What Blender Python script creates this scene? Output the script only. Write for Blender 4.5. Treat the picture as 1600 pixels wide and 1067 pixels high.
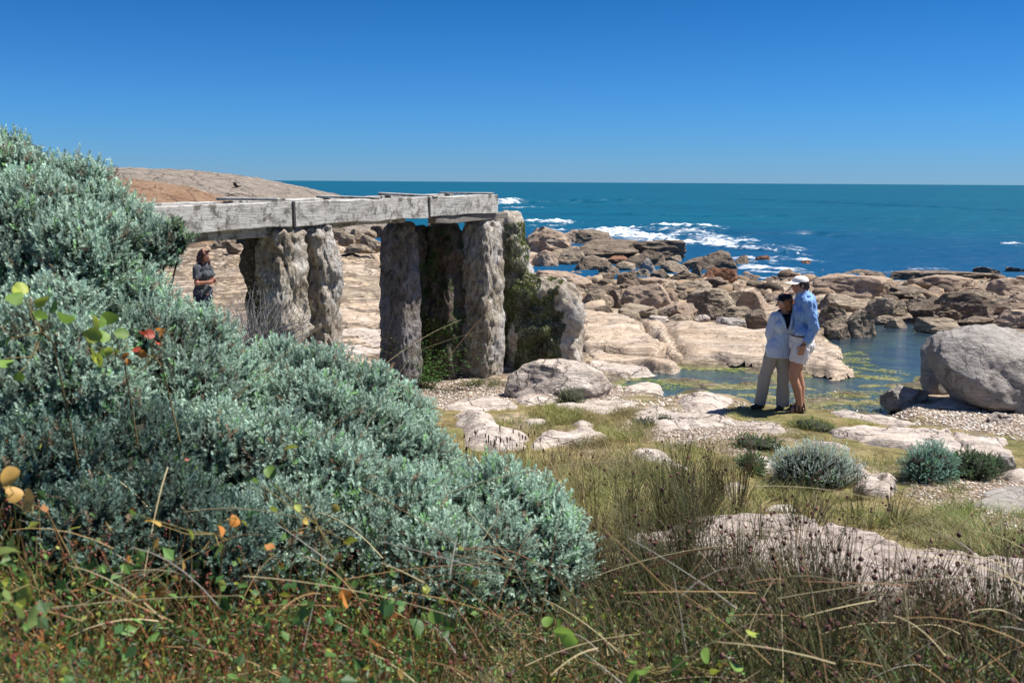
import bpy, bmesh, math, random
import numpy as np
from mathutils import Vector, Matrix, Euler
R_ = math.radians
random.seed(7); rng = np.random.default_rng(7)
for o in list(bpy.data.objects): bpy.data.objects.remove(o, do_unlink=True)
scene = bpy.context.scene
COL = scene.collection

# ------------------------------------------------------------------ camera, sky, sun
CAMZ = 3.9; F = 1556.0
cam_d = bpy.data.cameras.new("camera"); cam = bpy.data.objects.new("camera", cam_d); COL.objects.link(cam)
cam_d.sensor_width = 36; cam_d.lens = F*36/1600; cam_d.clip_end = 30000; cam_d.clip_start = 0.05
PITCH = 9.1
cam.matrix_world = Matrix.Translation((0, 0, CAMZ)) @ Matrix.Rotation(R_(90-PITCH), 4, 'X') @ Matrix.Rotation(R_(0.36), 4, 'Z')
cam_d.dof.use_dof = True; cam_d.dof.focus_distance = 13.0; cam_d.dof.aperture_fstop = 4.5
scene.camera = cam
scene.render.resolution_x = 1024; scene.render.resolution_y = 682
CR = np.array(cam.matrix_world.to_3x3())
SUN_EL = 60.0
SUN_DIR = Vector((1.0, 0.18, 0)).normalized()*math.cos(R_(SUN_EL)) + Vector((0, 0, math.sin(R_(SUN_EL))))
world = bpy.data.worlds.new("World"); scene.world = world; world.use_nodes = True
wn = world.node_tree.nodes; wl = world.node_tree.links
bg = wn["Background"]; sky = wn.new("ShaderNodeTexSky"); sky.sky_type = 'NISHITA'; sky.sun_disc = False
sky.sun_elevation = R_(SUN_EL); sky.sun_rotation = math.atan2(SUN_DIR.x, SUN_DIR.y)
sky.altitude = 0; sky.air_density = 1.0; sky.dust_density = 0.0; sky.ozone_density = 6.0
tint = wn.new("ShaderNodeMix"); tint.data_type = 'RGBA'; tint.blend_type = 'MULTIPLY'; tint.inputs[0].default_value = 1
tc_ = wn.new("ShaderNodeTexCoord"); sx_ = wn.new("ShaderNodeSeparateXYZ"); rp_ = wn.new("ShaderNodeValToRGB"); wl.new(tc_.outputs['Generated'], sx_.inputs[0]); wl.new(sx_.outputs[2], rp_.inputs[0])
for i_, (p_, c_) in enumerate([(0, (.27, .53, 1.02)), (.06, (.20, .53, .99)), (.2, (.07, .39, .73)), (.5, (.60, .72, .9))]):
    if i_ > 1: rp_.color_ramp.elements.new(.5)
for e_, (p_, c_) in zip(rp_.color_ramp.elements, [(0, (.27, .53, 1.02)), (.06, (.20, .53, .99)), (.2, (.07, .39, .73)), (.5, (.60, .72, .9))]): e_.position = p_; e_.color = (*c_, 1)
wl.new(rp_.outputs[0], tint.inputs[7])
wl.new(sky.outputs[0], tint.inputs[6]); wl.new(tint.outputs[2], bg.inputs[0])
bg.inputs[1].default_value = 0.065
sun_d = bpy.data.lights.new("sun", 'SUN'); sun = bpy.data.objects.new("sun", sun_d); COL.objects.link(sun)
sun_d.energy = 5.0; sun_d.angle = R_(0.53); sun_d.color = (1.0, 0.95, 0.88)
sun.rotation_mode = 'QUATERNION'; sun.rotation_quaternion = SUN_DIR.to_track_quat('Z', 'Y')
vs = scene.view_settings; vs.view_transform = 'Standard'; vs.look = 'None'; vs.exposure = 0.80; vs.gamma = 1.0
scene.cycles.max_bounces = 5; scene.cycles.transparent_max_bounces = 8; scene.cycles.diffuse_bounces = 2
scene.cycles.use_denoising = True

# ------------------------------------------------------------------ numeric helpers
_perm = np.random.default_rng(3).permutation(256); _perm = np.concatenate([_perm, _perm, _perm])
_g = np.array([[1,1,0],[-1,1,0],[1,-1,0],[-1,-1,0],[1,0,1],[-1,0,1],[1,0,-1],[-1,0,-1],[0,1,1],[0,-1,1],[0,1,-1],[0,-1,-1]], float)
def perlin(p):
    p = np.asarray(p, float); i = np.floor(p).astype(int); f = p-i; i &= 255
    u = f*f*f*(f*(f*6-15)+10); r = 0
    for dx in (0, 1):
        for dy in (0, 1):
            for dz in (0, 1):
                h = _perm[_perm[_perm[i[:, 0]+dx]+i[:, 1]+dy]+i[:, 2]+dz] % 12
                g = _g[h]; d = f-np.array([dx, dy, dz])
                w = (u[:, 0] if dx else 1-u[:, 0])*(u[:, 1] if dy else 1-u[:, 1])*(u[:, 2] if dz else 1-u[:, 2])
                r = r+w*(g*d).sum(1)
    return r
def fbm(p, o=4, g=0.5, l=2.03):
    r = 0; a = 1; p = np.asarray(p, float)
    for k in range(o): r = r+a*perlin(p+k*17.3); a *= g; p = p*l
    return r
def P3(x, y, z=0.0):
    x, y, z = np.broadcast_arrays(np.asarray(x, float), np.asarray(y, float), np.asarray(z, float)); return np.stack([x.ravel(), y.ravel(), z.ravel()], 1)
def sm(a, b, x):
    t = np.clip((np.asarray(x, float)-a)/(b-a), 0, 1); return t*t*(3-2*t)
YS = [-6, 0, 2.5, 4, 6, 8, 10, 12.5, 14, 16, 20, 24, 28, 34, 42, 52, 70, 110, 170]
ZS = [2.7, 2.35, 2.15, 1.85, 1.52, 1.28, 1.10, .98, .93, .90, .89, .86, .70, .34, -.12, -.7, -2, -5, -8]
POOL = None; POOLZ = 0.80; SHELF = None
def sdpoly(poly, x, y):      # signed distance, positive inside
    poly = np.asarray(poly, float); x = np.asarray(x, float); y = np.asarray(y, float)
    d = np.full(x.shape, 1e9); ins = np.zeros(x.shape, bool); n = len(poly)
    for k in range(n):
        ax, ay = poly[k]; bx, by = poly[(k+1) % n]; ex, ey = bx-ax, by-ay
        t = np.clip(((x-ax)*ex+(y-ay)*ey)/(ex*ex+ey*ey+1e-12), 0, 1)
        d = np.minimum(d, np.hypot(x-ax-t*ex, y-ay-t*ey))
        c = (ay > y) != (by > y)
        ins ^= c & (x < (bx-ax)*(y-ay)/(by-ay+1e-12)+ax)
    return np.where(ins, d, -d)
def H(x, y, carve=True, fine=True):
    x = np.asarray(x, float); y = np.asarray(y, float); sh = x.shape; x = x.ravel(); y = y.ravel()
    z = np.interp(y, YS, ZS)
    z = z+.42*sm(-.3, -2.5, x)*sm(9, 5, y)
    z = z+1.15*sm(17, 31, y)*sm(-.3, -5.5, x)*sm(75, 45, y)
    if fine:
        z = z+fbm(P3(x*.45, y*.45, 3.1), 3)*.09*sm(60, 30, y)*(0.55+.45*sm(12, 8, y))
    if fine is True:
        rk = sm(14.5, 16.5, y)*sm(2.2, .6, x)*sm(55, 40, y)
        q = y*.62+.22*x+fbm(P3(x*.25, y*.5, 9.2), 3)*1.1; fr = q-np.floor(q)
        z = z+rk*.17*(fr**1.5-.35)
        q = y*2.3+.5*x+fbm(P3(x*.5, y*.9, 4.2), 3)*1.6; fr = q-np.floor(q)
        z = z+rk*.05*(fr-.5)
        z = z+fbm(P3(x*2.6, y*2.6, 1.7), 4)*.018
        far = sm(23, 27, y)*sm(60, 48, y)
        z = z+far*fbm(P3(x*.8, y*.8, 5.5), 3)*.22
    if SHELF is not None:
        s = sdpoly(SHELF, x, y)+fbm(P3(x*.3, y*.3, 1.7), 3)*2.0; z = z+1.25*sm(-1.5, 3.0, s)*np.clip((y-38)/14, 0, 1)**.6
    if carve and POOL is not None:
        s = sdpoly(POOL, x, y)+fbm(P3(x*1.1, y*1.1, 7.7), 3)*.35
        isl = fbm(P3(x*1.3, y*2.4, 2.2), 3)*.16*sm(17.2, 14.5, y)
        z = np.where(s > -.4, z*(1-sm(-.35, .35, s))+(POOLZ-.02+isl*.8-.08*sm(15.5, 19, y))*sm(-.35, .35, s), z)
    return z.reshape(sh)
def h1(x, y): return float(H(np.array([x]), np.array([y]))[0])
def ray(px, py):
    d = CR @ np.array([(px-800)/F, (533.5-py)/F, -1.0]); return d
def U(px, py, Y):          # point on the viewing ray of a photo pixel at world depth Y
    d = ray(px, py); t = Y/d[1]; return Vector((d[0]*t, Y, CAMZ+d[2]*t))
_T = np.concatenate([np.arange(1.2, 20, .03), np.arange(20, 60, .08), np.arange(60, 170, .5)])
def G(px, py, dz=0.0, carve=False):
    d = ray(px, py); t = _T/d[1]; X = d[0]*t; Z = CAMZ+d[2]*t
    hh = H(X, _T, carve, fine=False)+dz; b = np.nonzero(Z < hh)[0]
    k = b[0] if len(b) else len(_T)-1
    return Vector((X[k], _T[k], hh[k]))
def crop(c, x, y):
    ox, oy, s = {'c1': (200, 270, 3.9525), 'c2': (560, 280, 3.1375), 'c3': (800, 320, 3.5575), 'c4': (1180, 380, 3.557),
                 'c5': (1150, 410, 4.27), 'c7': (660, 560, 3.404), 'c8': (1130, 600, 3.404), 'p': (0, 0, 1)}[c]
    return ox+x/s, oy+y/s
def Z0(px, py):
    d = ray(px, py); t = CAMZ/-d[2]; return (d[0]*t, d[1]*t)
SHELF = [Z0(*p) for p in [(760,372),(880,366),(980,372),(1055,392),(1052,408),(980,414),(880,410),(760,420)]]
POOL_PX = [(925,592),(1000,574),(1060,566),(1150,567),(1200,575),(1322,582),(1290,560),(1305,545),(1300,520),(1345,505),(1420,500),(1462,512),
           (1500,530),(1460,575),(1448,606),(1425,622),(1385,652),(1330,640),(1280,634),(1180,630),(1150,612),(1060,612),(985,606)]
_pl = [G(*p)[:2] for p in POOL_PX]
POOL = _pl

# ------------------------------------------------------------------ mesh helpers
def link(o, parent=None):
    COL.objects.link(o)
    if parent is not None: o.parent = parent
    return o
def mesh_np(name, V, faces, mat=None, parent=None, colors=None, smooth=True, loc=None, attrs=None):
    V = np.asarray(V, float); pw = tuple(parent.get('_w', (0, 0, 0))) if parent is not None else (0, 0, 0)
    if loc is None: loc = pw
    V = V-np.array(loc)
    me = bpy.data.meshes.new(name)
    arrs = faces if isinstance(faces, list) else [faces]
    arrs = [np.asarray(a, np.int32) for a in arrs if len(a)]
    tot = np.concatenate([np.full(len(a), a.shape[1], np.int32) for a in arrs]); st = np.concatenate([[0], np.cumsum(tot)[:-1]]).astype(np.int32)
    li = np.concatenate([a.ravel() for a in arrs]).astype(np.int32)
    me.vertices.add(len(V)); me.vertices.foreach_set('co', V.astype(np.float32).ravel())
    me.loops.add(len(li)); me.loops.foreach_set('vertex_index', li)
    me.polygons.add(len(tot)); me.polygons.foreach_set('loop_start', st); me.polygons.foreach_set('loop_total', tot)
    me.polygons.foreach_set('use_smooth', np.full(len(tot), smooth))
    me.update(calc_edges=True)
    if colors is not None:
        a = me.color_attributes.new('Col', 'FLOAT_COLOR', 'POINT'); c = np.ones((len(V), 4), np.float32); c[:, :3] = colors; a.data.foreach_set('color', c.ravel())
    for k, v in (attrs or {}).items():
        a = me.attributes.new(k, 'FLOAT', 'POINT'); a.data.foreach_set('value', np.asarray(v, np.float32))
    o = bpy.data.objects.new(name, me)
    if mat: me.materials.append(mat)
    o.location = Vector(loc)-Vector(pw); o['_w'] = tuple(loc)
    link(o, parent); return o
def tag(o, label=None, cat=None, group=None, kind=None):
    if label: o['label'] = label
    if cat: o['category'] = cat
    if group: o['group'] = group
    if kind: o['kind'] = kind
    return o
def empty(name, loc, label, cat, group=None):
    o = bpy.data.objects.new(name, None); o.empty_display_size = .2; o.location = loc; o['_w'] = tuple(loc); link(o); return tag(o, label, cat, group)
def basis(d, roll=None):   # (N,3) directions -> (N,3,3) with local z along d
    d = d/np.linalg.norm(d, axis=1, keepdims=True); up = np.where(np.abs(d[:, 2:3]) > .95, np.array([[1., 0, 0]]), np.array([[0, 0, 1.]]))
    x = np.cross(up, d); x /= np.linalg.norm(x, axis=1, keepdims=True); y = np.cross(d, x)
    if roll is not None:
        c, s = np.cos(roll)[:, None], np.sin(roll)[:, None]; x, y = x*c+y*s, -x*s+y*c
    return np.stack([x, y, d], 2)
def scatter(tv, tf, M, S, T):   # template on many transforms
    S = np.asarray(S, float); S = S[:, None] if S.ndim == 1 else S
    v = np.einsum('nij,nmj->nmi', M, tv[None]*S[:, None, :]) + T[:, None, :]
    n, m = len(T), len(tv)
    fs = [(np.asarray(f)[None]+(np.arange(n)*m)[:, None, None]).reshape(-1, np.asarray(f).shape[1]) for f in (tf if isinstance(tf, list) else [tf])]
    return v.reshape(-1, 3), fs
class Acc:
    def __init__(s): s.v = []; s.f = {}; s.c = []; s.n = 0
    def add(s, v, fs, col):
        v = np.asarray(v, float)
        for f in (fs if isinstance(fs, list) else [fs]):
            f = np.asarray(f)
            if len(f): s.f.setdefault(f.shape[1], []).append(f+s.n)
        col = np.asarray(col, float); s.c.append(np.broadcast_to(col, (len(v), 3)) if col.ndim == 1 else col); s.v.append(v); s.n += len(v)
    def build(s, name, mat, parent=None, smooth=True, loc=None):
        return mesh_np(name, np.concatenate(s.v), [np.concatenate(a) for a in s.f.values()], mat, parent, np.concatenate(s.c), smooth, loc)
def ico(n, _c={}):
    if n not in _c:
        bm = bmesh.new(); bmesh.ops.create_icosphere(bm, subdivisions=n, radius=1); bm.verts.ensure_lookup_table()
        _c[n] = (np.array([v.co[:] for v in bm.verts]), np.array([[v.index for v in f.verts] for f in bm.faces])); bm.free()
    return _c[n]

# ------------------------------------------------------------------ materials
def newmat(name):
    m = bpy.data.materials.new(name); m.use_nodes = True; nt = m.node_tree; b = nt.nodes['Principled BSDF']; return m, nt, b
def nnode(nt, t, **kw):
    n = nt.nodes.new(t)
    for k, v in kw.items():
        if hasattr(n, k): setattr(n, k, v)
        else: n.inputs[k].default_value = v
    return n
def noise(nt, vec, scale, detail=6, rough=.6, dist=0):
    n = nnode(nt, 'ShaderNodeTexNoise', Scale=scale, Detail=detail, Roughness=rough, Distortion=dist); nt.links.new(vec, n.inputs['Vector']); return n.outputs['Fac']
def ramp(nt, fac, stops):
    r = nt.nodes.new('ShaderNodeValToRGB'); e = r.color_ramp.elements
    while len(e) < len(stops): e.new(.5)
    for i, (p, c) in enumerate(stops):
        e[i].position = p; e[i].color = (c, c, c, 1) if isinstance(c, (int, float)) else (*c, 1)
    nt.links.new(fac, r.inputs[0]); return r.outputs[0]
def mix(nt, fac, a, b, mode='MIX'):
    n = nt.nodes.new('ShaderNodeMix'); n.data_type = 'RGBA'; n.blend_type = mode
    for i, v in ((0, fac), (6, a), (7, b)):
        if isinstance(v, (int, float)): n.inputs[i].default_value = v
        elif isinstance(v, tuple): n.inputs[i].default_value = (*v, 1)
        else: nt.links.new(v, n.inputs[i])
    return n.outputs[2]
def maths(nt, op, a, b=None):
    n = nt.nodes.new('ShaderNodeMath'); n.operation = op
    for i, v in ((0, a), (1, b)):
        if v is None: continue
        if isinstance(v, (int, float)): n.inputs[i].default_value = v
        else: nt.links.new(v, n.inputs[i])
    return n.outputs[0]
def pos(nt, scale=(1, 1, 1), rot=(0, 0, 0)):
    g = nt.nodes.new('ShaderNodeNewGeometry'); m = nt.nodes.new('ShaderNodeMapping'); m.inputs['Scale'].default_value = scale; m.inputs['Rotation'].default_value = rot
    nt.links.new(g.outputs['Position'], m.inputs[0]); return m.outputs[0]
def bump(nt, b, h, strength=.6, dist=.03, prev=None):
    n = nnode(nt, 'ShaderNodeBump', Strength=strength, Distance=dist); nt.links.new(h, n.inputs['Height'])
    if prev is not None: nt.links.new(prev, n.inputs['Normal'])
    nt.links.new(n.outputs[0], b.inputs['Normal']); return n.outputs[0]
def rock_nodes(nt, c1, c2, dark, lichen=.5, layered=0.0, sc=1.0, crack=.5):
    v = pos(nt); 
    col = mix(nt, ramp(nt, noise(nt, v, 1.3*sc, 5, .65), [(.38, 0), (.62, 1)]), c1, c2)
    col = mix(nt, ramp(nt, noise(nt, v, 55, 3, .7), [(.35, .0), (.7, .42)]), col, tuple(x*.45 for x in c1))
    col = mix(nt, ramp(nt, noise(nt, v, 31, 2, .5), [(.58, .0), (.72, .30)]), col, tuple(min(.9, x*1.35) for x in c2))
    st = ramp(nt, noise(nt, v, 3.2*sc, 9, .72, .6), [(.5-.03+.12*(1-lichen), 0), (.60+.12*(1-lichen), .85)])
    col = mix(nt, st, col, dark)
    wv = pos(nt, (0.6, 2.2, 7.0), (R_(6), R_(8), R_(12)))
    ln = noise(nt, wv, 1.6, 7, .62, 1.0)
    lr = ramp(nt, ln, [(.42, 0), (.475, layered), (.50, layered), (.56, 0)])
    col = mix(nt, lr, col, tuple(x*.7 for x in dark))
    vo = nnode(nt, 'ShaderNodeTexVoronoi', feature='DISTANCE_TO_EDGE', Scale=.75*sc)
    vd = nt.nodes.new('ShaderNodeVectorMath'); vd.operation = 'ADD'; nz = nnode(nt, 'ShaderNodeTexNoise', Scale=2.2, Detail=5.)
    nt.links.new(v, nz.inputs[0]); nt.links.new(nz.outputs['Color'], vd.inputs[0]); nt.links.new(v, vd.inputs[1]); nt.links.new(vd.outputs[0], vo.inputs['Vector'])
    ck = ramp(nt, vo.outputs['Distance'], [(0, crack), (.022, 0)])
    col = mix(nt, ck, col, tuple(x*.5 for x in dark))
    h = maths(nt, 'ADD', noise(nt, v, 7, 9, .68), maths(nt, 'MULTIPLY', noise(nt, v, 38, 5, .7), .22))
    h = maths(nt, 'SUBTRACT', h, maths(nt, 'MULTIPLY', ck, .8)); h = maths(nt, 'SUBTRACT', h, maths(nt, 'MULTIPLY', lr, .5))
    return col, h
def rockmat(name, c1, c2, dark, lichen=.5, layered=0., sc=1., crack=.4, bs=.9, bd=.05, rough=.85):
    m, nt, b = newmat(name); col, h = rock_nodes(nt, c1, c2, dark, lichen, layered, sc, crack)
    nt.links.new(col, b.inputs['Base Color']); b.inputs['Roughness'].default_value = rough; b.inputs['Specular IOR Level'].default_value = .25
    bump(nt, b, h, bs, bd); return m
M = {}
M['pale'] = rockmat('pale_granite', (.54, .455, .385), (.65, .57, .50), (.21, .17, .14), .58, .3, 1.6, .7, 1.0, .05)
M['pink'] = rockmat('pink_granite', (.35, .255, .18), (.45, .345, .26), (.10, .08, .06), .45, .2, 1, .25)
M['tan'] = rockmat('tan_granite', (.33, .26, .185), (.42, .345, .255), (.07, .055, .04), .55, .45, 1, .3)
M['brown'] = rockmat('brown_granite', (.21, .16, .115), (.30, .235, .175), (.05, .038, .028), .6, .55, 1, .35)
M['grey'] = rockmat('grey_granite', (.34, .31, .28), (.43, .395, .36), (.15, .135, .12), .58, .2, 1.4, .3, 1.0, .05)
M['red'] = rockmat('red_granite', (.24, .11, .065), (.32, .17, .10), (.06, .03, .02), .6, .3, 1, .3)
M['fore'] = rockmat('foreground_granite', (.44, .36, .305), (.52, .44, .385), (.20, .16, .13), .58, .25, 1.6, .5, 1.0, .05)
M['slab'] = rockmat('bedrock', (.50, .38, .27), (.56, .46, .37), (.18, .135, .09), .42, .45, .9, .6, .9, .035)
M['head'] = rockmat('headland_granite', (.47, .395, .315), (.56, .48, .40), (.22, .17, .125), .72, .35, .4, .7, 1, .3)
M['orange'] = rockmat('orange_granite', (.36, .215, .125), (.45, .30, .19), (.17, .10, .06), .7, .3, .5, .7, 1, .2)
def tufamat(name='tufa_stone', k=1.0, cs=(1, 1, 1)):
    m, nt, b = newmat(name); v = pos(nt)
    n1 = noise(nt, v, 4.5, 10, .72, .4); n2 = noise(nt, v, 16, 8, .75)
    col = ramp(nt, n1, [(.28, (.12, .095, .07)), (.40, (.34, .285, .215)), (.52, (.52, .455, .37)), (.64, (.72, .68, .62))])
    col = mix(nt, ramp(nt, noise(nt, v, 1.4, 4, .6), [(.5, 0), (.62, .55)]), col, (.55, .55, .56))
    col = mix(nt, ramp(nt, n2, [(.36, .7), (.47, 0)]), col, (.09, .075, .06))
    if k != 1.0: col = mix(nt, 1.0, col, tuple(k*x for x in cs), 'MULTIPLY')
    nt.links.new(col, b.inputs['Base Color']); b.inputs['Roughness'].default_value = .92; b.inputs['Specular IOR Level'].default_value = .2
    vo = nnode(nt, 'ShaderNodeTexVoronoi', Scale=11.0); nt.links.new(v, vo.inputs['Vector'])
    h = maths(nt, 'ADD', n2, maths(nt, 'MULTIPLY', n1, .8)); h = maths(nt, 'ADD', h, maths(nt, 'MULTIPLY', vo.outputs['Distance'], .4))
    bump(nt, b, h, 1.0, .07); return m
M['tufa'] = tufamat(); M['tufad'] = tufamat('shade_dark_tufa', .30, (1, .9, .8)); M['tufag'] = tufamat('shade_grey_tufa', .52, (.95, .95, 1.05))  # tufad and tufag: tufa darkened so the colour carries the piers' shade
def vcol(name, rough=.7, trans=0.0, spec=.3, nscale=0, bstr=.3):
    m, nt, b = newmat(name); a = nnode(nt, 'ShaderNodeVertexColor', layer_name='Col'); c = a.outputs[0]
    if nscale:
        nn = noise(nt, pos(nt), nscale, 5, .65); c = mix(nt, ramp(nt, nn, [(.3, .35), (.6, 0)]), c, (.02, .02, .02)); bump(nt, b, nn, bstr, .02)
    nt.links.new(c, b.inputs['Base Color']); b.inputs['Roughness'].default_value = rough; b.inputs['Specular IOR Level'].default_value = spec
    if trans:
        t = nt.nodes.new('ShaderNodeBsdfTranslucent'); ms = nt.nodes.new('ShaderNodeMixShader'); ms.inputs[0].default_value = trans
        nt.links.new(c, t.inputs[0]); nt.links.new(b.outputs[0], ms.inputs[1]); nt.links.new(t.outputs[0], ms.inputs[2]); nt.links.new(ms.outputs[0], nt.nodes['Material Output'].inputs[0])
    return m
M['leaf'] = vcol('leaf', .55, .33, .4); M['dry'] = vcol('dry_stem', .75, .1); M['stone'] = vcol('pebble', .9)
M['twig'] = vcol('twig', .9)
def timbermat():
    m, nt, b = newmat('weathered_timber')
    tc = nt.nodes.new('ShaderNodeTexCoord'); mp = nt.nodes.new('ShaderNodeMapping'); nt.links.new(tc.outputs['Object'], mp.inputs[0]); mp.inputs['Scale'].default_value = (1.2, 14, 14)
    g = noise(nt, mp.outputs[0], 3, 9, .7, .8); col = ramp(nt, g, [(.32, (.19, .18, .165)), (.5, (.39, .375, .345)), (.7, (.50, .485, .455))])
    bl = noise(nt, tc.outputs['Object'], 9, 9, .8)
    ms = noise(nt, tc.outputs['Object'], 1.7, 4, .6)
    ov = maths(nt, 'MULTIPLY', ramp(nt, bl, [(.49, 0), (.56, 1)]), ramp(nt, ms, [(.40, .15), (.52, 1)]))
    col = mix(nt, ov, col, (.11, .10, .085))
    lt = maths(nt, 'MULTIPLY', ramp(nt, noise(nt, tc.outputs['Object'], 7, 9, .8), [(.54, 0), (.64, .5)]), 1.)
    col = mix(nt, lt, col, (.66, .65, .63))
    nt.links.new(col, b.inputs['Base Color']); b.inputs['Roughness'].default_value = .9; bump(nt, b, maths(nt, 'ADD', g, maths(nt, 'MULTIPLY', bl, .6)), .6, .015); return m
M['timber'] = timbermat()
def plain(name, c, rough=.7, nscale=0, amt=.3, metal=0, bs=.2, bd=.01, spec=.4):
    m, nt, b = newmat(name); b.inputs['Base Color'].default_value = (*c, 1); b.inputs['Roughness'].default_value = rough; b.inputs['Metallic'].default_value = metal; b.inputs['Specular IOR Level'].default_value = spec
    if nscale:
        tc = nt.nodes.new('ShaderNodeTexCoord'); n = noise(nt, tc.outputs['Object'], nscale, 5, .6)
        nt.links.new(mix(nt, ramp(nt, n, [(.3, amt), (.65, 0)]), c, tuple(x*.4 for x in c)), b.inputs['Base Color']); bump(nt, b, n, bs, bd)
    return m
M['strap'] = plain('rusted_strap', (.06, .05, .045), .7, 20)

# ------------------------------------------------------------------ ground sheet
def terrain():
    th = np.radians(np.linspace(-62, 62, 900)); r = np.concatenate([np.geomspace(.5, 3, 30)[:-1], np.geomspace(3, 60, 640), np.geomspace(61, 170, 40)])
    TH, RR = np.meshgrid(th, r); X = RR*np.sin(TH); Y = RR*np.cos(TH)-1.2
    Z = H(X, Y); x, y = X.ravel(), Y.ravel()
    # ground kinds, in metres
    n1 = fbm(P3(x*.8, y*.8, 11), 4)
    rock = sm(12.9, 14.4, y+n1*1.2)
    rock = np.maximum(rock, sm(.15, .45, n1)*sm(8, 10, y)*.9)
    gravel = np.zeros(len(x))
    for poly in ([(990,640),(1160,640),(1240,690),(1160,712),(1060,700),(960,680)], [(1330,640),(1400,626),(1640,640),(1640,690),(1500,672),(1380,662)],
                 [(1430,735),(1640,730),(1640,830),(1460,800)], [(660,585),(770,600),(830,625),(700,640),(640,620)], [(960,580),(1040,610),(940,640),(900,612)],
                 [(1130,655),(1250,676),(1230,705),(1130,690)]):
        w = [G(*p)[:2] for p in poly]; s = sdpoly(w, x, y)+fbm(P3(x*1.5, y*1.5, 5), 3)*.3; gravel = np.maximum(gravel, sm(-.12, .15, s))
    rock = rock*(1-gravel)
    s = sdpoly(POOL, x, y)+fbm(P3(x*1.1, y*1.1, 7.7), 3)*.35
    alg = sm(-.5, 0, s)*sm(POOLZ+.06, POOLZ-.02, Z.ravel())*sm(-.15, .25, fbm(P3(x*1.2, y*1.8, 31), 4)+.1+.35*sm(17.2, 15.2, y))
    wet = sm(-.45, .1, s)
    for q in ([G(690, 607)],):
        d = np.hypot(x-q[0].x, (y-q[0].y)*1.5); wet = np.maximum(wet, sm(.6, .2, d))
    nr, nc = X.shape; i = np.arange(nr*nc).reshape(nr, nc)
    f = np.stack([i[:-1, :-1].ravel(), i[1:, :-1].ravel(), i[1:, 1:].ravel(), i[:-1, 1:].ravel()], 1)[:, ::-1]
    m, nt, b = newmat('ground'); v = pos(nt)
    at = lambda k: nnode(nt, 'ShaderNodeAttribute', attribute_name=k).outputs['Fac']
    soil = ramp(nt, noise(nt, v, 5, 9, .7), [(.3, (.10, .085, .035)), (.5, (.24, .19, .085)), (.68, (.33, .27, .14))])
    soil = mix(nt, ramp(nt, noise(nt, v, 1.1, 5, .6), [(.45, 0), (.62, .7)]), soil, (.13, .14, .045))
    rc, rh = rock_nodes(nt, (.46, .355, .245), (.54, .44, .35), (.13, .10, .075), .5, .8, .8, .5)
    vo = nnode(nt, 'ShaderNodeTexVoronoi', Scale=26.0, Randomness=1.0); nt.links.new(v, vo.inputs['Vector'])
    gc = nt.nodes.new('ShaderNodeSeparateColor'); nt.links.new(vo.outputs['Color'], gc.inputs[0])
    gcol = ramp(nt, gc.outputs[0], [(0, (.26, .18, .12)), (.5, (.46, .36, .28)), (1, (.66, .60, .54))])
    gcol = mix(nt, ramp(nt, vo.outputs['Distance'], [(.3, 0), (.7, .7)]), gcol, (.12, .09, .06))
    col = mix(nt, at('rock'), soil, rc); col = mix(nt, at('gravel'), col, gcol)
    col = mix(nt, maths(nt, 'MULTIPLY', at('wet'), .72), col, (.085, .075, .05))
    ac = ramp(nt, noise(nt, v, 9, 8, .7), [(.35, (.10, .11, .04)), (.5, (.24, .25, .08)), (.65, (.40, .36, .20))])
    col = mix(nt, at('algae'), col, ac)
    nt.links.new(col, b.inputs['Base Color']); b.inputs['Roughness'].default_value = .9; b.inputs['Specular IOR Level'].default_value = .15
    hh = maths(nt, 'ADD', rh, maths(nt, 'MULTIPLY', maths(nt, 'MULTIPLY', vo.outputs['Distance'], at('gravel')), -1.2)); bump(nt, b, hh, .9, .05)
    o = mesh_np('ground', np.stack([x, y, Z.ravel()], 1), f, m, attrs={'rock': rock, 'gravel': gravel, 'algae': alg, 'wet': wet})
    return tag(o, kind='structure')
terrain()

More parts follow.
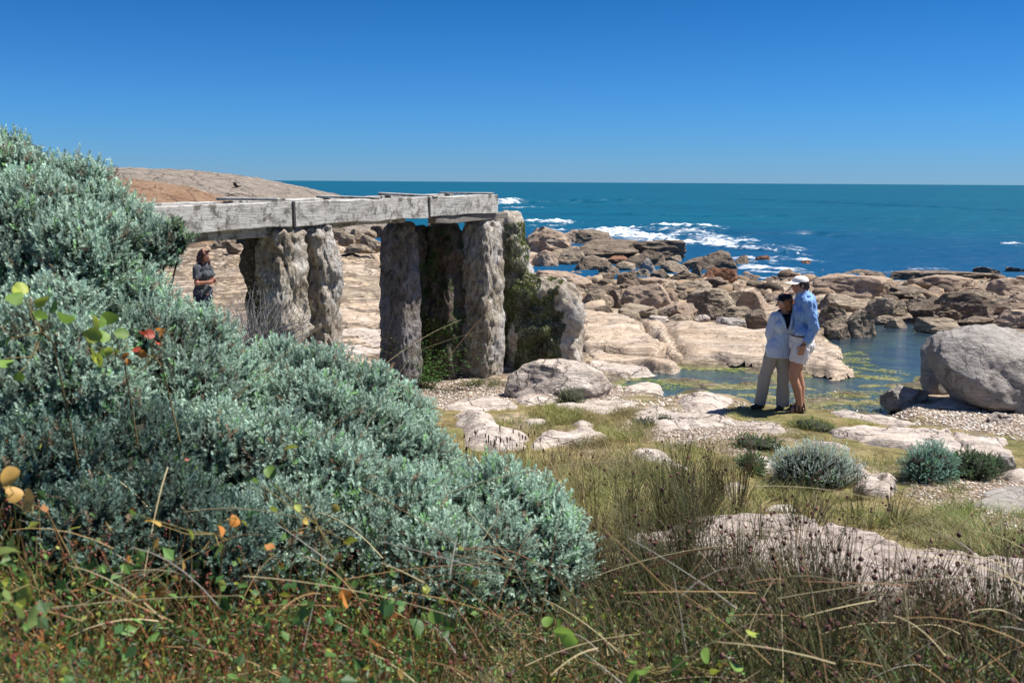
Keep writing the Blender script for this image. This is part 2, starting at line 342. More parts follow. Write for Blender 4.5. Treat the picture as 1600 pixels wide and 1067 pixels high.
# ------------------------------------------------------------------ water
def watermat(name, deep, glossfac, rough, wscale, bd):
    m, nt, b = newmat(name); v = pos(nt); v2 = pos(nt, (1, 2.0, 1))
    out = nt.nodes['Material Output']; nt.nodes.remove(b)
    df = nt.nodes.new('ShaderNodeBsdfDiffuse'); gl = nt.nodes.new('ShaderNodeBsdfGlossy'); gl.inputs['Roughness'].default_value = .35
    return m, nt, v, v2, df, gl, out
def sea():
    th = np.radians(np.linspace(-62, 62, 860)); r = np.concatenate([np.geomspace(30, 260, 620), np.geomspace(265, 20000, 90)])
    TH, RR = np.meshgrid(th, r); X = RR*np.sin(TH); Y = RR*np.cos(TH); x, y = X.ravel(), Y.ravel()
    rr = RR.ravel(); fade = sm(34, 60, rr)
    z = .16*fade*fbm(P3(x*.05+3, y*.16, 0), 4, .55)*sm(6000, 200, rr)+.06*sm(30, 45, rr)*fbm(P3(x*.5, y*1.1, 2), 3, .6)*sm(400, 100, rr)
    def band(px0, py0, px1, py1, w0, amp, seed):
        a = ray(px0, py0); c = ray(px1, py1); A = np.array([a[0], a[1]])*(CAMZ/-a[2]); C = np.array([c[0], c[1]])*(CAMZ/-c[2])
        e = C-A; L2 = (e**2).sum(); t = ((x-A[0])*e[0]+(y-A[1])*e[1])/L2; tc = np.clip(t, 0, 1)
        d = np.hypot(x-A[0]-tc*e[0], y-A[1]-tc*e[1]); env = sm(1.25, .75, t)*sm(-.2, .15, t)
        ww = w0*.62*(1+1.9*fbm(P3(x*.12+seed, y*.2, seed), 3)); s = sm(1.35, .1, d/np.maximum(ww, .05))*env
        return s*amp, d/np.maximum(ww, .05), env
    foam = np.zeros(len(x))
    for k, (a, b_, c, d, w, am) in enumerate([(778,319,806,315,5,1.),(790,326,850,324,4,.5),(815,347,900,348,2.6,.95),(830,358,960,360,1.4,.7),(940,360,1010,376,4.2,1.),(1010,378,1150,380,3.6,1.1),
            (1015,353,1125,355,2.2,.9),(1060,362,1200,384,4,.55),(1140,388,1270,400,3.5,.7),(1150,415,1260,428,1.8,.8),(1165,402,1240,412,2.5,.5),(1560,381,1600,382,.8,.5),
            (1410,424,1470,421,.6,.5),(1180,436,1250,434,1.2,.7),(1300,425,1420,428,.9,.45),(830,352,1000,366,1.5,.45)]):
        s, _, _ = band(a, b_, c, d, w, am, k*3.7); foam = np.maximum(foam, s)
    z = z+foam*(.22+.25*fbm(P3(x*1.5, y*1.5, 3), 3))*sm(40, 55, rr)
    # one breaking swell and its long face
    s, _, _ = band(780, 318, 1010, 316, 9, 1, 1.1); z = z+.75*s
    for (a, b_, c, d, hgt) in ((1150, 312, 1600, 330, .35), (900, 335, 1500, 345, .3), (1000, 362, 1500, 372, .3)):
        s, _, _ = band(a, b_, c, d, 4, 1, a*.1); z = z+hgt*s
    nr, nc = X.shape; i = np.arange(nr*nc).reshape(nr, nc)
    f = np.stack([i[:-1, :-1].ravel(), i[:-1, 1:].ravel(), i[1:, 1:].ravel(), i[1:, :-1].ravel()], 1)
    m, nt, v, v2, df, gl, out = watermat('sea_water', None, 0, .18, 1, 1)
    at = nnode(nt, 'ShaderNodeAttribute', attribute_name='foam').outputs['Fac']
    sh = nnode(nt, 'ShaderNodeAttribute', attribute_name='shore').outputs['Fac']
    big = noise(nt, pos(nt, (.02, .07, 1)), 1.0, 6, .6)
    c = mix(nt, ramp(nt, big, [(.38, 0), (.62, 1)]), (.000, .068, .134), (.000, .087, .150))
    rp2 = ramp(nt, noise(nt, pos(nt, (.22, .8, 1)), 1.0, 7, .7), [(.4, .3), (.62, 0)]); c = mix(nt, rp2, c, (.000, .026, .055))
    c = mix(nt, maths(nt, 'MULTIPLY', sh, .8), c, (.000, .052, .135))
    fn = noise(nt, pos(nt, (1., 1.6, 1)), .55, 9, .72, .5)
    fm = ramp(nt, maths(nt, 'ADD', maths(nt, 'MULTIPLY', at, .55), maths(nt, 'SUBTRACT', maths(nt, 'MULTIPLY', fn, 2.6), 1.05)), [(.50, 0), (.95, .92)])
    fm = maths(nt, 'MULTIPLY', fm, ramp(nt, at, [(.01, 0), (.18, 1)]))
    caps = maths(nt, 'MULTIPLY', ramp(nt, noise(nt, pos(nt, (.12, .38, 1)), 1.0, 8, .75), [(.70, 0), (.73, .8)]), 1.)
    fm2 = maths(nt, 'MAXIMUM', fm, caps)
    c = mix(nt, fm2, c, (.86, .89, .90)); nt.links.new(c, df.inputs[0])
    wv = maths(nt, 'ADD', noise(nt, pos(nt, (.45, 1.1, 1)), 1.0, 9, .62), maths(nt, 'MULTIPLY', noise(nt, pos(nt, (.08, .25, 1)), 1.0, 5, .55), 2.2))
    bp = nnode(nt, 'ShaderNodeBump', Strength=1.0, Distance=.16); nt.links.new(wv, bp.inputs['Height'])
    nt.links.new(bp.outputs[0], gl.inputs['Normal']); nt.links.new(bp.outputs[0], df.inputs['Normal'])
    ms = nt.nodes.new('ShaderNodeMixShader'); nt.links.new(df.outputs[0], ms.inputs[1]); nt.links.new(gl.outputs[0], ms.inputs[2])
    gf = maths(nt, 'MULTIPLY', maths(nt, 'SUBTRACT', 1.0, fm2), .06); nt.links.new(gf, ms.inputs[0]); nt.links.new(ms.outputs[0], out.inputs[0])
    o = mesh_np('sea', np.stack([x, y, z], 1), f, m, attrs={'foam': foam, 'shore': sm(110, 55, rr)}); tag(o, kind='structure')
    # rock pool
    xs = np.linspace(min(p[0] for p in POOL)-.8, max(p[0] for p in POOL)+3.5, 60); ys = np.linspace(min(p[1] for p in POOL)-.6, max(p[1] for p in POOL)+1.2, 60)
    XX, YY = np.meshgrid(xs, ys); keep = (sdpoly(POOL, XX.ravel(), YY.ravel()) > -.9).reshape(XX.shape)
    i = np.arange(XX.size).reshape(XX.shape); f = np.stack([i[:-1, :-1].ravel(), i[:-1, 1:].ravel(), i[1:, 1:].ravel(), i[1:, :-1].ravel()], 1)
    f = f[keep.ravel()[f].any(1)]
    m, nt, b = newmat('pool_water'); out = nt.nodes['Material Output']; nt.nodes.remove(b)
    tr = nt.nodes.new('ShaderNodeBsdfTransparent'); tr.inputs[0].default_value = (.50, .66, .72, 1); gl = nt.nodes.new('ShaderNodeBsdfGlossy'); gl.inputs['Roughness'].default_value = .06
    df = nt.nodes.new('ShaderNodeBsdfDiffuse'); df.inputs[0].default_value = (.07, .125, .19, 1); m0 = nt.nodes.new('ShaderNodeMixShader'); m0.inputs[0].default_value = .30
    nt.links.new(tr.outputs[0], m0.inputs[1]); nt.links.new(df.outputs[0], m0.inputs[2])
    fr = nnode(nt, 'ShaderNodeFresnel', IOR=1.33); bp = nnode(nt, 'ShaderNodeBump', Strength=.5, Distance=.02)
    nt.links.new(noise(nt, pos(nt, (1, 2, 1)), 9, 5, .6), bp.inputs['Height']); nt.links.new(bp.outputs[0], fr.inputs['Normal']); nt.links.new(bp.outputs[0], gl.inputs['Normal'])
    ms = nt.nodes.new('ShaderNodeMixShader'); nt.links.new(fr.outputs[0], ms.inputs[0]); nt.links.new(m0.outputs[0], ms.inputs[1]); nt.links.new(gl.outputs[0], ms.inputs[2]); nt.links.new(ms.outputs[0], out.inputs[0])
    tag(mesh_np('rock_pool_water', P3(XX, YY, POOLZ), f, m), kind='structure')
    M['pool'] = m
sea()

# ------------------------------------------------------------------ rocks
def rockverts(dims, seed, sub=4, p=2.8, cuts=5, rough=.10, layered=0, yaw=0, fine=.03):
    r = np.random.default_rng(seed); v, f = ico(sub); v = v.copy()
    a = Matrix.Rotation(r.uniform(-.35, .35), 3, 'X') @ Matrix.Rotation(r.uniform(-.35, .35), 3, 'Y') @ Matrix.Rotation(r.uniform(0, 6.28), 3, 'Z'); A = np.array(a)
    w = v @ A.T; w = w/((np.abs(w)**p).sum(1)**(1/p))[:, None]
    v = w @ A
    for k in range(cuts//2):
        n = r.normal(size=3); n[2] = abs(n[2])*.7; n /= np.linalg.norm(n); c = r.uniform(.5, .82)*np.max(v@n)
        d = v@n-c; v = v-n[None]*(np.maximum(d, 0)*.94)[:, None]
    o = r.uniform(-50, 50, 3)
    nrm = v/np.linalg.norm(v, axis=1, keepdims=True)
    v = v+nrm*(fbm(v*1.1+o, 3)*rough*2)[:, None]
    asp = np.array(dims)/max(dims)
    for k in range(cuts-cuts//2):
        n = r.normal(size=3); n[2] = abs(n[2])*.8; n /= np.linalg.norm(n); d = v@n; c = r.uniform(.6, .86)*d.max(); v = v-n[None]*(np.maximum(d-c, 0)*.96)[:, None]
    v = v+nrm*(fbm(v*asp*4.5+o, 4, .55)*fine*1.7)[:, None]
    if layered:
        q = v[:, 2]*5+v[:, 0]*r.uniform(-1.2, 1.2)+fbm(v*1.3+o, 3)*2.0; fr = q-np.floor(q)
        v[:, :2] *= (1+layered*(.16*np.sin(np.pi*fr)**.5-.12))[:, None]
    lo, hi = v.min(0), v.max(0); v = (v-(lo+hi)/2)/(hi-lo)*np.array(dims)
    if yaw: c, s = math.cos(yaw), math.sin(yaw); v = v @ np.array([[c, s, 0], [-s, c, 0], [0, 0, 1]])
    return v, f
def sq(dims, seed, p=4, rough=.05, fine=.015, sub=6, yaw=0, skew=(0, 0), ncut=0):
    r = np.random.default_rng(seed); v, f = ico(sub); w = v/((np.abs(v)**p).sum(1)**(1/p))[:, None]; S = np.array(dims)/2; q = w*S; o = r.uniform(-30, 30, 3)
    nr = v/S; nr /= np.linalg.norm(nr, axis=1, keepdims=True); q = q+nr*(fbm(q*1.3+o, 3)*rough*1.8+fbm(q*5+o, 5, .55)*fine*1.6)[:, None]
    k = q[:, 2]/dims[2]+.5; q[:, 0] += skew[0]*(1-k); q[:, 1] += skew[1]*(1-k); lo, hi = q.min(0), q.max(0); q = (q-(lo+hi)/2)/(hi-lo)*np.array(dims)
    for k_ in range(ncut):
        n = r.normal(size=3); n[2] = abs(n[2])*.8+.15; n[1] = -abs(n[1]); n /= np.linalg.norm(n); d = q@n; m_ = d.max()*r.uniform(.72, .9); q = q-n[None]*(np.maximum(d-m_, 0)*.9)[:, None]
    q = q+nr*(fbm(q*2.4+o, 5, .6)*fine*1.5)[:, None]
    c, s = math.cos(yaw), math.sin(yaw); return q @ np.array([[c, s, 0], [-s, c, 0], [0, 0, 1]]), f
SEED = [100]
def boulder(c, x0, y0, x1, y1, mat, label, p=3.3, dr=.75, layered=0, sub=4, cuts=10, fine=.035, group=None, name='boulder', rough=.1, foot=None, sink=.22, zg=None, yaw=0, shape=None):
    ax, ay = crop(c, x0, y0); bx, by = crop(c, x1, y1); cx = (ax+bx)/2; SEED[0] += 1
    g = G(cx, by) if foot is None else U(cx, by, foot)
    if g.z < 0 and foot is None:
        d = ray(cx, by); t = CAMZ/-d[2]; g = Vector((d[0]*t, d[1]*t, 0))
    dist = g.y; w = (bx-ax)*dist/F; dep = w*dr; cy = g.y+dep*.42; w = (bx-ax)*cy/F*1.02
    top = U(cx, ay, cy+dep*.05); x = top.x; zb = min(float(H(np.array([x]), np.array([cy]))[0]), g.z) if foot is None else g.z; h = max(top.z-zb, .08)
    hh = h*(1+sink); v, f = shape((w, dep, hh)) if shape else rockverts((w, dep, hh), SEED[0], sub, p, cuts, rough, layered, yaw, fine)
    loc = (x, cy, zb); v = v+np.array([x, cy, top.z-hh/2])
    o = mesh_np(name, v, f, M[mat], loc=loc, smooth=(sub > 4 or shape is not None)); return tag(o, label, 'rock', group)
BG = 'boulders strewn between the rock pool and the surf'
B = [
 # c, x0,y0,x1,y1, mat, label, opts
 ('c3',40,118,330,262,'pink','smooth pinkish rock hump rising just right of the mossy tufa top',dict(dr=1.)),
 ('c3',270,133,580,215,'brown','long low brown shelf rock reaching towards the white surf',dict(dr=1.1)),
 ('c3',175,133,250,172,'pink','small knob of rock on the crest of the pink shelf',dict()),
 ('c3',250,138,425,215,'pink','pinkish hump in the middle of the far rock shelf',dict()),
 ('c3',330,195,720,288,'brown','wide flat brown apron of rock below the far shelf',dict(dr=.9)),
 ('c3',590,190,955,278,'brown','large flat topped brown rock with the breaking foam behind it',dict(p=4,dr=.8)),
 ('c3',90,208,190,256,'pink','small rock just above the pale block near the mossy tufa',dict()),
 ('c3',95,248,258,342,'pink','pale pink block beside the small blue channel near the tufa',dict(p=4,cuts=4)),
 ('c3',235,234,418,332,'tan','angular rock with one dark side standing in the channel left of centre',dict(cuts=8)),
 ('c3',355,278,565,366,'brown','dark rounded boulder at the water edge of the channel',dict()),
 ('c3',480,333,602,388,'brown','small dark boulder in front of the dark rounded channel boulder',dict()),
 ('c3',460,374,578,424,'brown','little layered dark rock below the small dark boulder',dict(layered=1)),
 ('c3',440,408,592,468,'brown','layered brown rock leaning left above the tan block',dict(layered=1)),
 ('c3',130,366,442,460,'pink','broad pale rock behind the mossy tufa mound, beside the channel',dict(p=3.5)),
 ('c3',530,283,650,325,'red','flat orange brown rock between two dark boulders',dict()),
 ('c3',598,284,738,352,'brown','dark block under the left shoulder of the dark hump',dict(p=4)),
 ('c3',572,313,690,362,'tan','low tan rock left of the pointed pale one',dict()),
 ('c3',700,293,798,374,'grey','pointed pale grey rock standing upright amid dark boulders',dict(cuts=9,p=2)),
 ('c3',658,248,862,338,'brown','dark hump of a boulder highest in the middle of the field',dict()),
 ('c3',812,308,995,384,'tan','smooth tan round boulder right of the pointed grey rock',dict()),
 ('c3',858,278,945,318,'tan','small tan rock peeping above the smooth round boulder',dict()),
 ('c3',940,283,1172,368,'brown','big dark squared boulder close to the surf',dict(p=4)),
 ('c3',1052,250,1268,366,'brown','largest dark boulder right of the surf gap with a flat tan top',dict(p=3.6)),
 ('c3',1238,279,1332,332,'brown','dark end block jutting right into the blue water',dict(p=4)),
 ('c3',1330,280,1445,320,'red','low red rock awash in the foam above the woman',dict(dr=.6)),
 ('c3',582,364,712,450,'brown','slanting dark slab propped on edge',dict(layered=1,cuts=8,p=3)),
 ('c3',652,354,772,398,'tan','flat brown stone under the pointed grey rock',dict()),
 ('c3',768,358,882,408,'brown','dark stone lying below the smooth tan boulder',dict()),
 ('c3',872,360,1048,438,'brown','layered boulder with split bands in the centre of the field',dict(layered=1,p=4)),
 ('c3',1058,344,1252,438,'red','reddish brown boulder above the dark layered ledge',dict()),
 ('c3',1062,398,1252,492,'brown','dark ledge split into layers, right of centre',dict(layered=1,p=3.4)),
 ('c3',912,418,1108,494,'tan','long tan boulder with a shaded side behind the slanted block',dict(layered=.6)),
 ('c3',698,400,882,460,'pink','flat pink rock just above the great pinkish boulder',dict()),
 ('c3',842,428,922,488,'tan','small tan rock wedged right of the flat pink one',dict()),
 ('c3',603,428,888,584,'pink','great pinkish boulder with a white lichen patch',dict(cuts=7,sub=5)),
 ('c3',868,484,928,545,'pink','small upright stone at the right foot of the great pinkish boulder',dict()),
 ('c3',922,478,988,535,'tan','small tan stone left of the slanted striped block',dict()),
 ('c3',962,458,1248,606,'tan','large slanted block with parallel stripes along its side',dict(layered=.8,p=4,sub=5)),
 ('c3',380,484,568,578,'tan','rounded tan block right of the mossy tufa mound',dict(p=4)),
 ('c3',450,562,562,604,'brown','thin dark stone under the rounded tan block',dict(layered=1)),
 ('c3',388,448,622,505,'brown','layered ledge above the rounded tan block',dict(layered=1)),
 ('c3',520,466,622,555,'brown','tilted brown stone left of the great pinkish boulder',dict(cuts=8)),
 ('c3',588,548,832,628,'tan','long low boulder under the great pinkish one',dict(layered=.6)),
 ('c3',808,540,1042,630,'pink','smooth oblong boulder at the edge of the pale bedrock',dict(p=3.5)),
 ('c3',1028,548,1172,642,'brown','round brown boulder resting beside the oblong one on bedrock',dict()),
 ('c3',596,594,722,655,'tan','low tan stone at the head of the bedrock crack',dict()),
 ('c3',1168,562,1345,636,'tan','tan boulder left of the squared brown block',dict()),
 ('c3',1232,468,1440,596,'pink','broad pale pink boulder just left of the woman',dict()),
 ('c3',1298,578,1440,695,'brown','squared brown block behind the shoulder of the woman',dict(p=4.5,cuts=3)),
 ('c3',1262,418,1440,480,'brown','dark layered rocks above the pale pink boulder by the woman',dict(layered=1)),
 ('c3',1198,478,1312,536,'brown','dark stone left of the broad pale pink boulder',dict()),
 ('c3',758,612,872,655,'pale','pale flat stone on the rim of the cracked bedrock',dict()),
 ('c3',868,604,1005,644,'tan','tan flat stone on the bedrock rim below the oblong boulder',dict()),
 ('c3',1008,608,1102,650,'pale','small pale cobble below the round brown boulder',dict()),
 ('c3',1128,622,1312,680,'grey','greyish ledge left of the squared brown block',dict(layered=.8)),
 ('c3',598,434,692,480,'pink','little pink stone left above the great pinkish boulder',dict()),
 ('c3',998,334,1062,398,'brown','small dark stone between the two big dark boulders',dict()),
 ('c3',440,468,530,520,'tan','tan stone tucked under the layered ledge by the tufa',dict()),
 ('c4',300,168,742,312,'pink','big rounded granite boulder right of the man in the white cap',dict(dr=.55,sub=5,cuts=4)),
 ('c4',588,163,745,225,'brown','dark rock on the crest behind the big rounded boulder',dict()),
 ('c4',628,193,782,275,'pink','pink rock leaning on the right of the big rounded boulder',dict()),
 ('c4',128,222,392,308,'pink','pink boulder between the two heads of the couple',dict()),
 ('c4',308,298,528,368,'tan','flat tan rock beside the shoulder of the man',dict()),
 ('c4',368,278,618,384,'tan','tan sloping rock below the big rounded boulder',dict()),
 ('c4',330,344,525,474,'tan','tan boulder directly behind the elbow of the man',dict(p=3.5)),
 ('c4',468,362,668,503,'tan','tan striped boulder with its foot in the rock pool',dict(cuts=8,layered=.5)),
 ('c4',378,438,548,512,'brown','dark oval stone at the pool edge behind the man',dict(layered=1)),
 ('c4',598,298,792,424,'tan','rounded tan boulder at the left shore of the upper pool',dict(cuts=7)),
 ('c4',688,288,802,338,'brown','dark stone above the rounded tan pool boulder',dict()),
 ('c4',733,238,1018,336,'brown','dark rock cracked into long layers in the middle right',dict(layered=1,p=3.5)),
 ('c4',743,318,848,408,'tan','upright tan stone above the pool mouth',dict()),
 ('c4',818,303,984,394,'brown','rounded brown boulder above the layered pool boulder',dict()),
 ('c4',853,333,1148,438,'brown','wide layered boulder at the head of the rock pool',dict(layered=1,p=3)),
 ('c4',853,173,1210,276,'pink','large domed pale boulder before the lagoon on the right',dict(dr=.6,sub=5,cuts=3)),
 ('c4',943,238,1045,306,'pink','small dome in front of the large domed boulder',dict()),
 ('c4',1008,252,1425,404,'brown','long dark block with a smooth shaded side on the right',dict(dr=.4,p=3.6,cuts=3,sub=5)),
 ('c4',1133,333,1324,430,'brown','round brown boulder in front of the long dark block',dict()),
 ('c4',1273,190,1560,296,'pink','pink dome at the far right edge before the sea',dict(dr=.6)),
 ('c4',1198,228,1280,276,'pink','small pink rock between the two domes on the right',dict()),
 ('c4',1378,283,1560,392,'pink','pinkish rock at the right edge under the pink dome',dict()),
 ('c4',1322,366,1580,476,'pink','pinkish rock just above the huge grey boulder',dict(cuts=7)),
 ('c4',898,413,1125,484,'tan','low tan rock dipping into the upper pool',dict()),
 ('c4',1118,403,1338,464,'brown','flat dark layered rock just left above the huge grey boulder',dict(layered=1)),
 ('c4',718,408,854,454,'tan','pale low stone at the mouth of the pool',dict()),
 ('c4',648,400,765,434,'tan','thin tan ledge left of the pool mouth',dict()),
 ('c4',760,150,1390,212,'brown','flat brown reef just awash beyond the large domed boulder',dict(dr=.35)),
 ('c4',1205,128,1365,172,'brown','darker knob of the reef right of the lagoon',dict()),
 ('c4',1375,130,1560,164,'brown','low end of the reef at the right edge',dict()),
 ('c4',430,146,770,178,'brown','thin line of reef awash above the big rounded boulder',dict(dr=.3)),
 ('c4',225,92,322,116,'red','tiny red rock alone in the foam',dict()),
 ('c4',690,783,972,893,'grey','grey flat boulder with wavy layers beside the huge boulder',dict(layered=.8,sub=5)),
 ('c4',1108,828,1172,884,'grey','small grey stone in the shade of the huge boulder',dict()),
 ('c4',948,868,1255,928,'grey','low grey ledge along the foot of the huge boulder',dict()),
 ('c4',1150,880,1355,918,'pale','pale low ledge in the shadow edge of the huge boulder',dict()),
 ('c4',1288,940,1428,1003,'pale','small smooth pale boulder alone on the gravel',dict(cuts=3)),
 ('c4',1430,862,1540,945,'grey','grey cobble at the right edge by the huge boulder',dict()),
 ('c1',1262,330,1352,405,'tan','round boulder touching the right of the left stone pier',dict(foot=31)),
 ('c1',1350,344,1468,432,'tan','pair leader of the round boulders seen under the flume',dict(foot=32)),
 ('c1',1432,384,1580,484,'tan','largest round boulder seen between the piers',dict(foot=30)),
 ('c1',1325,440,1525,494,'tan','flat boulder under the round ones between the piers',dict(foot=29)),
 ('c1',1462,352,1535,398,'tan','small round boulder between the piers, high up',dict(foot=33)),
 ('c1',1296,370,1405,446,'tan','round boulder left of centre between the piers',dict(foot=30.5)),
 ('c1',1485,326,1640,392,'brown','flat brown rock between the piers right under the flume',dict(foot=34)),
 ('c1',508,398,655,480,'tan','squarish boulder behind the dark haired woman',dict(foot=31,p=4)),
 ('c1',600,425,700,490,'brown','small dark boulder half hidden by the left pier',dict(foot=29)),
 ('c2',320,215,425,330,'tan','rounded rock showing in the gap of the right pier',dict(foot=30)),
 ('c7',435,4,1010,228,'pale','big pale smooth boulder at the foot of the mossy pier',dict(sub=6,cuts=2,dr=.7,p=2.2,sink=.6,rough=.07,fine=.012)),
 ('c7',775,42,915,112,'pale','pale knob on the right shoulder of the boulder by the pier',dict(dr=.7)),
 ('c8',1430,362,1562,446,'grey','dark blotched round stone at the right end of the long slab',dict(sub=5)),
]
for c, x0, y0, x1, y1, mt, lab, kw in B: boulder(c, x0, y0, x1, y1, mt, lab, group=BG if c in ('c3', 'c4') else None, **kw)
boulder('c4', 985, 455, 1740, 935, 'grey', 'huge grey granite boulder overhanging the gravel at the right edge', dr=.75, sink=.08, shape=lambda d: sq(d, 9, 3.0, .06, .016, 6, .25, (.26, -.42), 7))
boulder('c4', 930, 500, 1130, 838, 'grey', 'tall grey block leaning against the left side of the huge boulder', dr=1.3, sink=.1, shape=lambda d: sq(d, 12, 2.7, .07, .014, 5, 0, (-.12, -.2), 4))

SLABS = []
def slab(poly, T, mat, label, c='p', edge=.16, nz=.035, step=None, tilt=(0, 0), kind=None, seed=None, name='flat_rock', crackn=0, dz=0.0):
    if len(poly) == 4 and not isinstance(poly[0], (tuple, list)):
        x0, y0, x1, y1 = poly; n = 12; poly = []
        for k in range(n):
            a = 2*math.pi*k/n; cx, cy = math.cos(a), math.sin(a); s = (abs(cx)**3+abs(cy)**3)**(-1/3)
            poly.append(((x0+x1)/2+cx*s*(x1-x0)/2, (y0+y1)/2+cy*s*(y1-y0)/2))
    T *= .48; nz *= .8; P = []
    my = sum(p[1] for p in poly)/len(poly)
    for (x, y) in poly:
        px, py = crop(c, x, y); g = G(px, py, dz=T*.8 if y < my else T*.15, carve=False); P.append((g.x, g.y))
    P = np.array(P); SEED[0] += 1; sd = seed or SEED[0]
    lo, hi = P.min(0)-.15, P.max(0)+.15; step = step or max(.025, min(.07, (hi-lo).max()/110))
    xs = np.arange(lo[0], hi[0], step); ys = np.arange(lo[1], hi[1], step); X, Y = np.meshgrid(xs, ys); x, y = X.ravel(), Y.ravel()
    s = sdpoly(P, x, y)+fbm(P3(x*1.6, y*1.6, sd), 4, .55)*min(.16, .12*(hi-lo).min())
    prof = sm(-.02, edge, s)**.75
    cx, cy = P.mean(0)
    z = dz+H(x, y, carve=False, fine=2)-.09*(1-sm(-.06, .03, s))+T*prof + prof*(fbm(P3(x*1.1, y*1.1, sd+5), 4, .55)*nz*1.6+(x-cx)*tilt[0]+(y-cy)*tilt[1])
    z = z+prof*.02*np.abs(fbm(P3(x*3, y*6, sd+9), 4, .6))
    if crackn:
        r = np.random.default_rng(sd)
        for k in range(crackn):
            a = r.uniform(-.5, .5)+(1.3 if k % 2 else 0); ox, oy = P[r.integers(len(P))]*.4+np.array([cx, cy])*.6
            d = np.abs((x-ox)*math.sin(a)-(y-oy)*math.cos(a)+fbm(P3(x*1.2, y*1.2, sd+k*3), 4)*.18); z = z-.05*sm(.035, .0, d)*prof
    keep = (s > -.09).reshape(X.shape); i = np.arange(X.size).reshape(X.shape)
    f = np.stack([i[:-1, :-1].ravel(), i[:-1, 1:].ravel(), i[1:, 1:].ravel(), i[1:, :-1].ravel()], 1); f = f[keep.ravel()[f].all(1)]
    if not len(f): return
    u = np.unique(f); mp = np.zeros(X.size, int); mp[u] = np.arange(len(u))
    o = mesh_np(name, np.stack([x, y, z], 1)[u], mp[f], M[mat], loc=(cx, cy, float(H(np.array([cx]), np.array([cy]))[0])))
    SLABS.append(P); tag(o, label, 'rock'); return o
slab([(385,585),(600,605),(700,640),(770,720),(825,790),(830,838),(700,832),(400,805),(340,700)], .34, 'slab', 'broad tilted bedrock slab right of the mossy tufa mound', 'c3', crackn=3)
slab([(728,636),(850,640),(878,700),(900,800),(930,850),(850,852),(830,790),(765,700)], .30, 'slab', 'narrow wedge of bedrock between two deep cracks', 'c3')
slab([(1046,500),(1110,503),(1180,514),(1265,520),(1306,545),(1290,556),(1327,576),(1300,581),(1190,568),(1150,565),(1068,560),(1055,530)], .24, 'slab', 'large pale bedrock slab running into the pool behind the couple', crackn=4)
slab([(425,806),(680,832),(890,868),(892,902),(700,884),(430,868)], .13, 'slab', 'long tan bedrock step below the broad tilted slab', 'c3', edge=.08)
slab([(425,872),(700,887),(775,915),(640,936),(430,908)], .08, 'pale', 'lowest pale bedrock step at the left end of the pool', 'c3', edge=.1)
slab((118,194,472,282), .07, 'pale', 'flat pale rock beside the puddle under the piers', 'c7')
slab([(160,265),(240,240),(310,255),(400,300),(470,350),(560,420),(545,470),(400,490),(250,470),(200,380)], .26, 'pale', 'white rock with dark seed heads before it, beside the grey shrub', 'c7', edge=.3, nz=.07)
slab([(540,420),(620,390),(740,385),(860,358),(940,375),(990,425),(900,435),(760,460),(640,484),(560,470)], .16, 'pale', 'long white rock curving through the dry grass', 'c7', edge=.2, nz=.05)
slab((498,184,742,256), .12, 'pale', 'rounded pale rock before the big smooth boulder', 'c7', edge=.2)
slab((728,220,1172,292), .07, 'pale', 'low pale rock stretching right from the small grass tuft', 'c7')
slab((538,306,678,342), .05, 'pale', 'tiny flat white rock within the grass', 'c7')
slab((778,320,912,368), .12, 'pale', 'small rounded rock above the long white one', 'c7')
slab([(1090,490),(1180,470),(1265,505),(1330,540),(1425,590),(1400,606),(1290,580),(1180,525),(1100,515)], .1, 'pale', 'white slanting rock in the middle of the dry grass', 'c7', edge=.12)
slab([(1112,300),(1210,252),(1330,268),(1600,318),(1860,352),(1950,395),(1930,410),(1700,365),(1400,372),(1280,330),(1150,335)], .09, 'pale', 'long flat white slab in front of the couple', 'c7', crackn=3)
slab((1228,318,1432,382), .06, 'pale', 'low pale rock tucked under the long flat slab', 'c7')
slab((1198,658,1335,722), .06, 'pale', 'small white rock showing through the rushes', 'c7')
slab((1510,678,1700,734), .07, 'pale', 'two humped white rock above the foreground slab', 'c7')
slab((1078,98,1265,162), .06, 'pale', 'pale island rock in the shallow pool left of the couple', 'c7', dz=-.085)
slab((975,112,1065,142), .04, 'pale', 'tiny islet left of the pale island rock', 'c7', dz=-.09)
slab((1330,174,1660,294), .12, 'pale', 'humped pale rock at the pool margin left of the woman', 'c7', edge=.25)
slab((990,160,1335,214), .06, 'pale', 'thin pale rock along the near margin of the pool', 'c7', dz=-.06)
slab([(560,150),(640,138),(760,165),(900,195),(1010,215),(820,218),(700,200),(600,175)], .08, 'pale', 'flat white rock just right of the sandals of the man', 'c8')
slab([(540,240),(700,215),(880,215),(1010,225),(1200,240),(1330,262),(1480,300),(1555,350),(1545,400),(1440,385),(1250,365),(1000,355),(850,330),(700,290)], .13, 'pale', 'biggest flat white slab, ending at the blotched round stone', 'c8', crackn=4, edge=.12)
slab((1478,432,1660,504), .14, 'pale', 'pale rock at the right edge under the blotched stone', 'c8')
slab([(430,300),(510,288),(600,308),(690,345),(650,352),(500,318)], .06, 'pale', 'slim white rock above the silver bush', 'c8')
slab([(70,425),(150,385),(230,380),(285,425),(300,465),(220,475),(120,460)], .16, 'pale', 'white rock left of the silver bush with a rosette plant before it', 'c8', edge=.15)
slab((-40,508,122,562), .09, 'pale', 'white rock in dry grass below the rosette plant', 'c8', edge=.12)
slab([(690,440),(740,430),(830,480),(915,520),(915,560),(880,592),(760,575),(690,520)], .16, 'pale', 'squared white rock right of the silver bush', 'c8', edge=.1, crackn=2)
slab([(1400,560),(1480,535),(1700,530),(1800,690),(1500,690),(1340,640)], .06, 'grey', 'flat grey slab at the right edge beyond the green grass', 'c8')
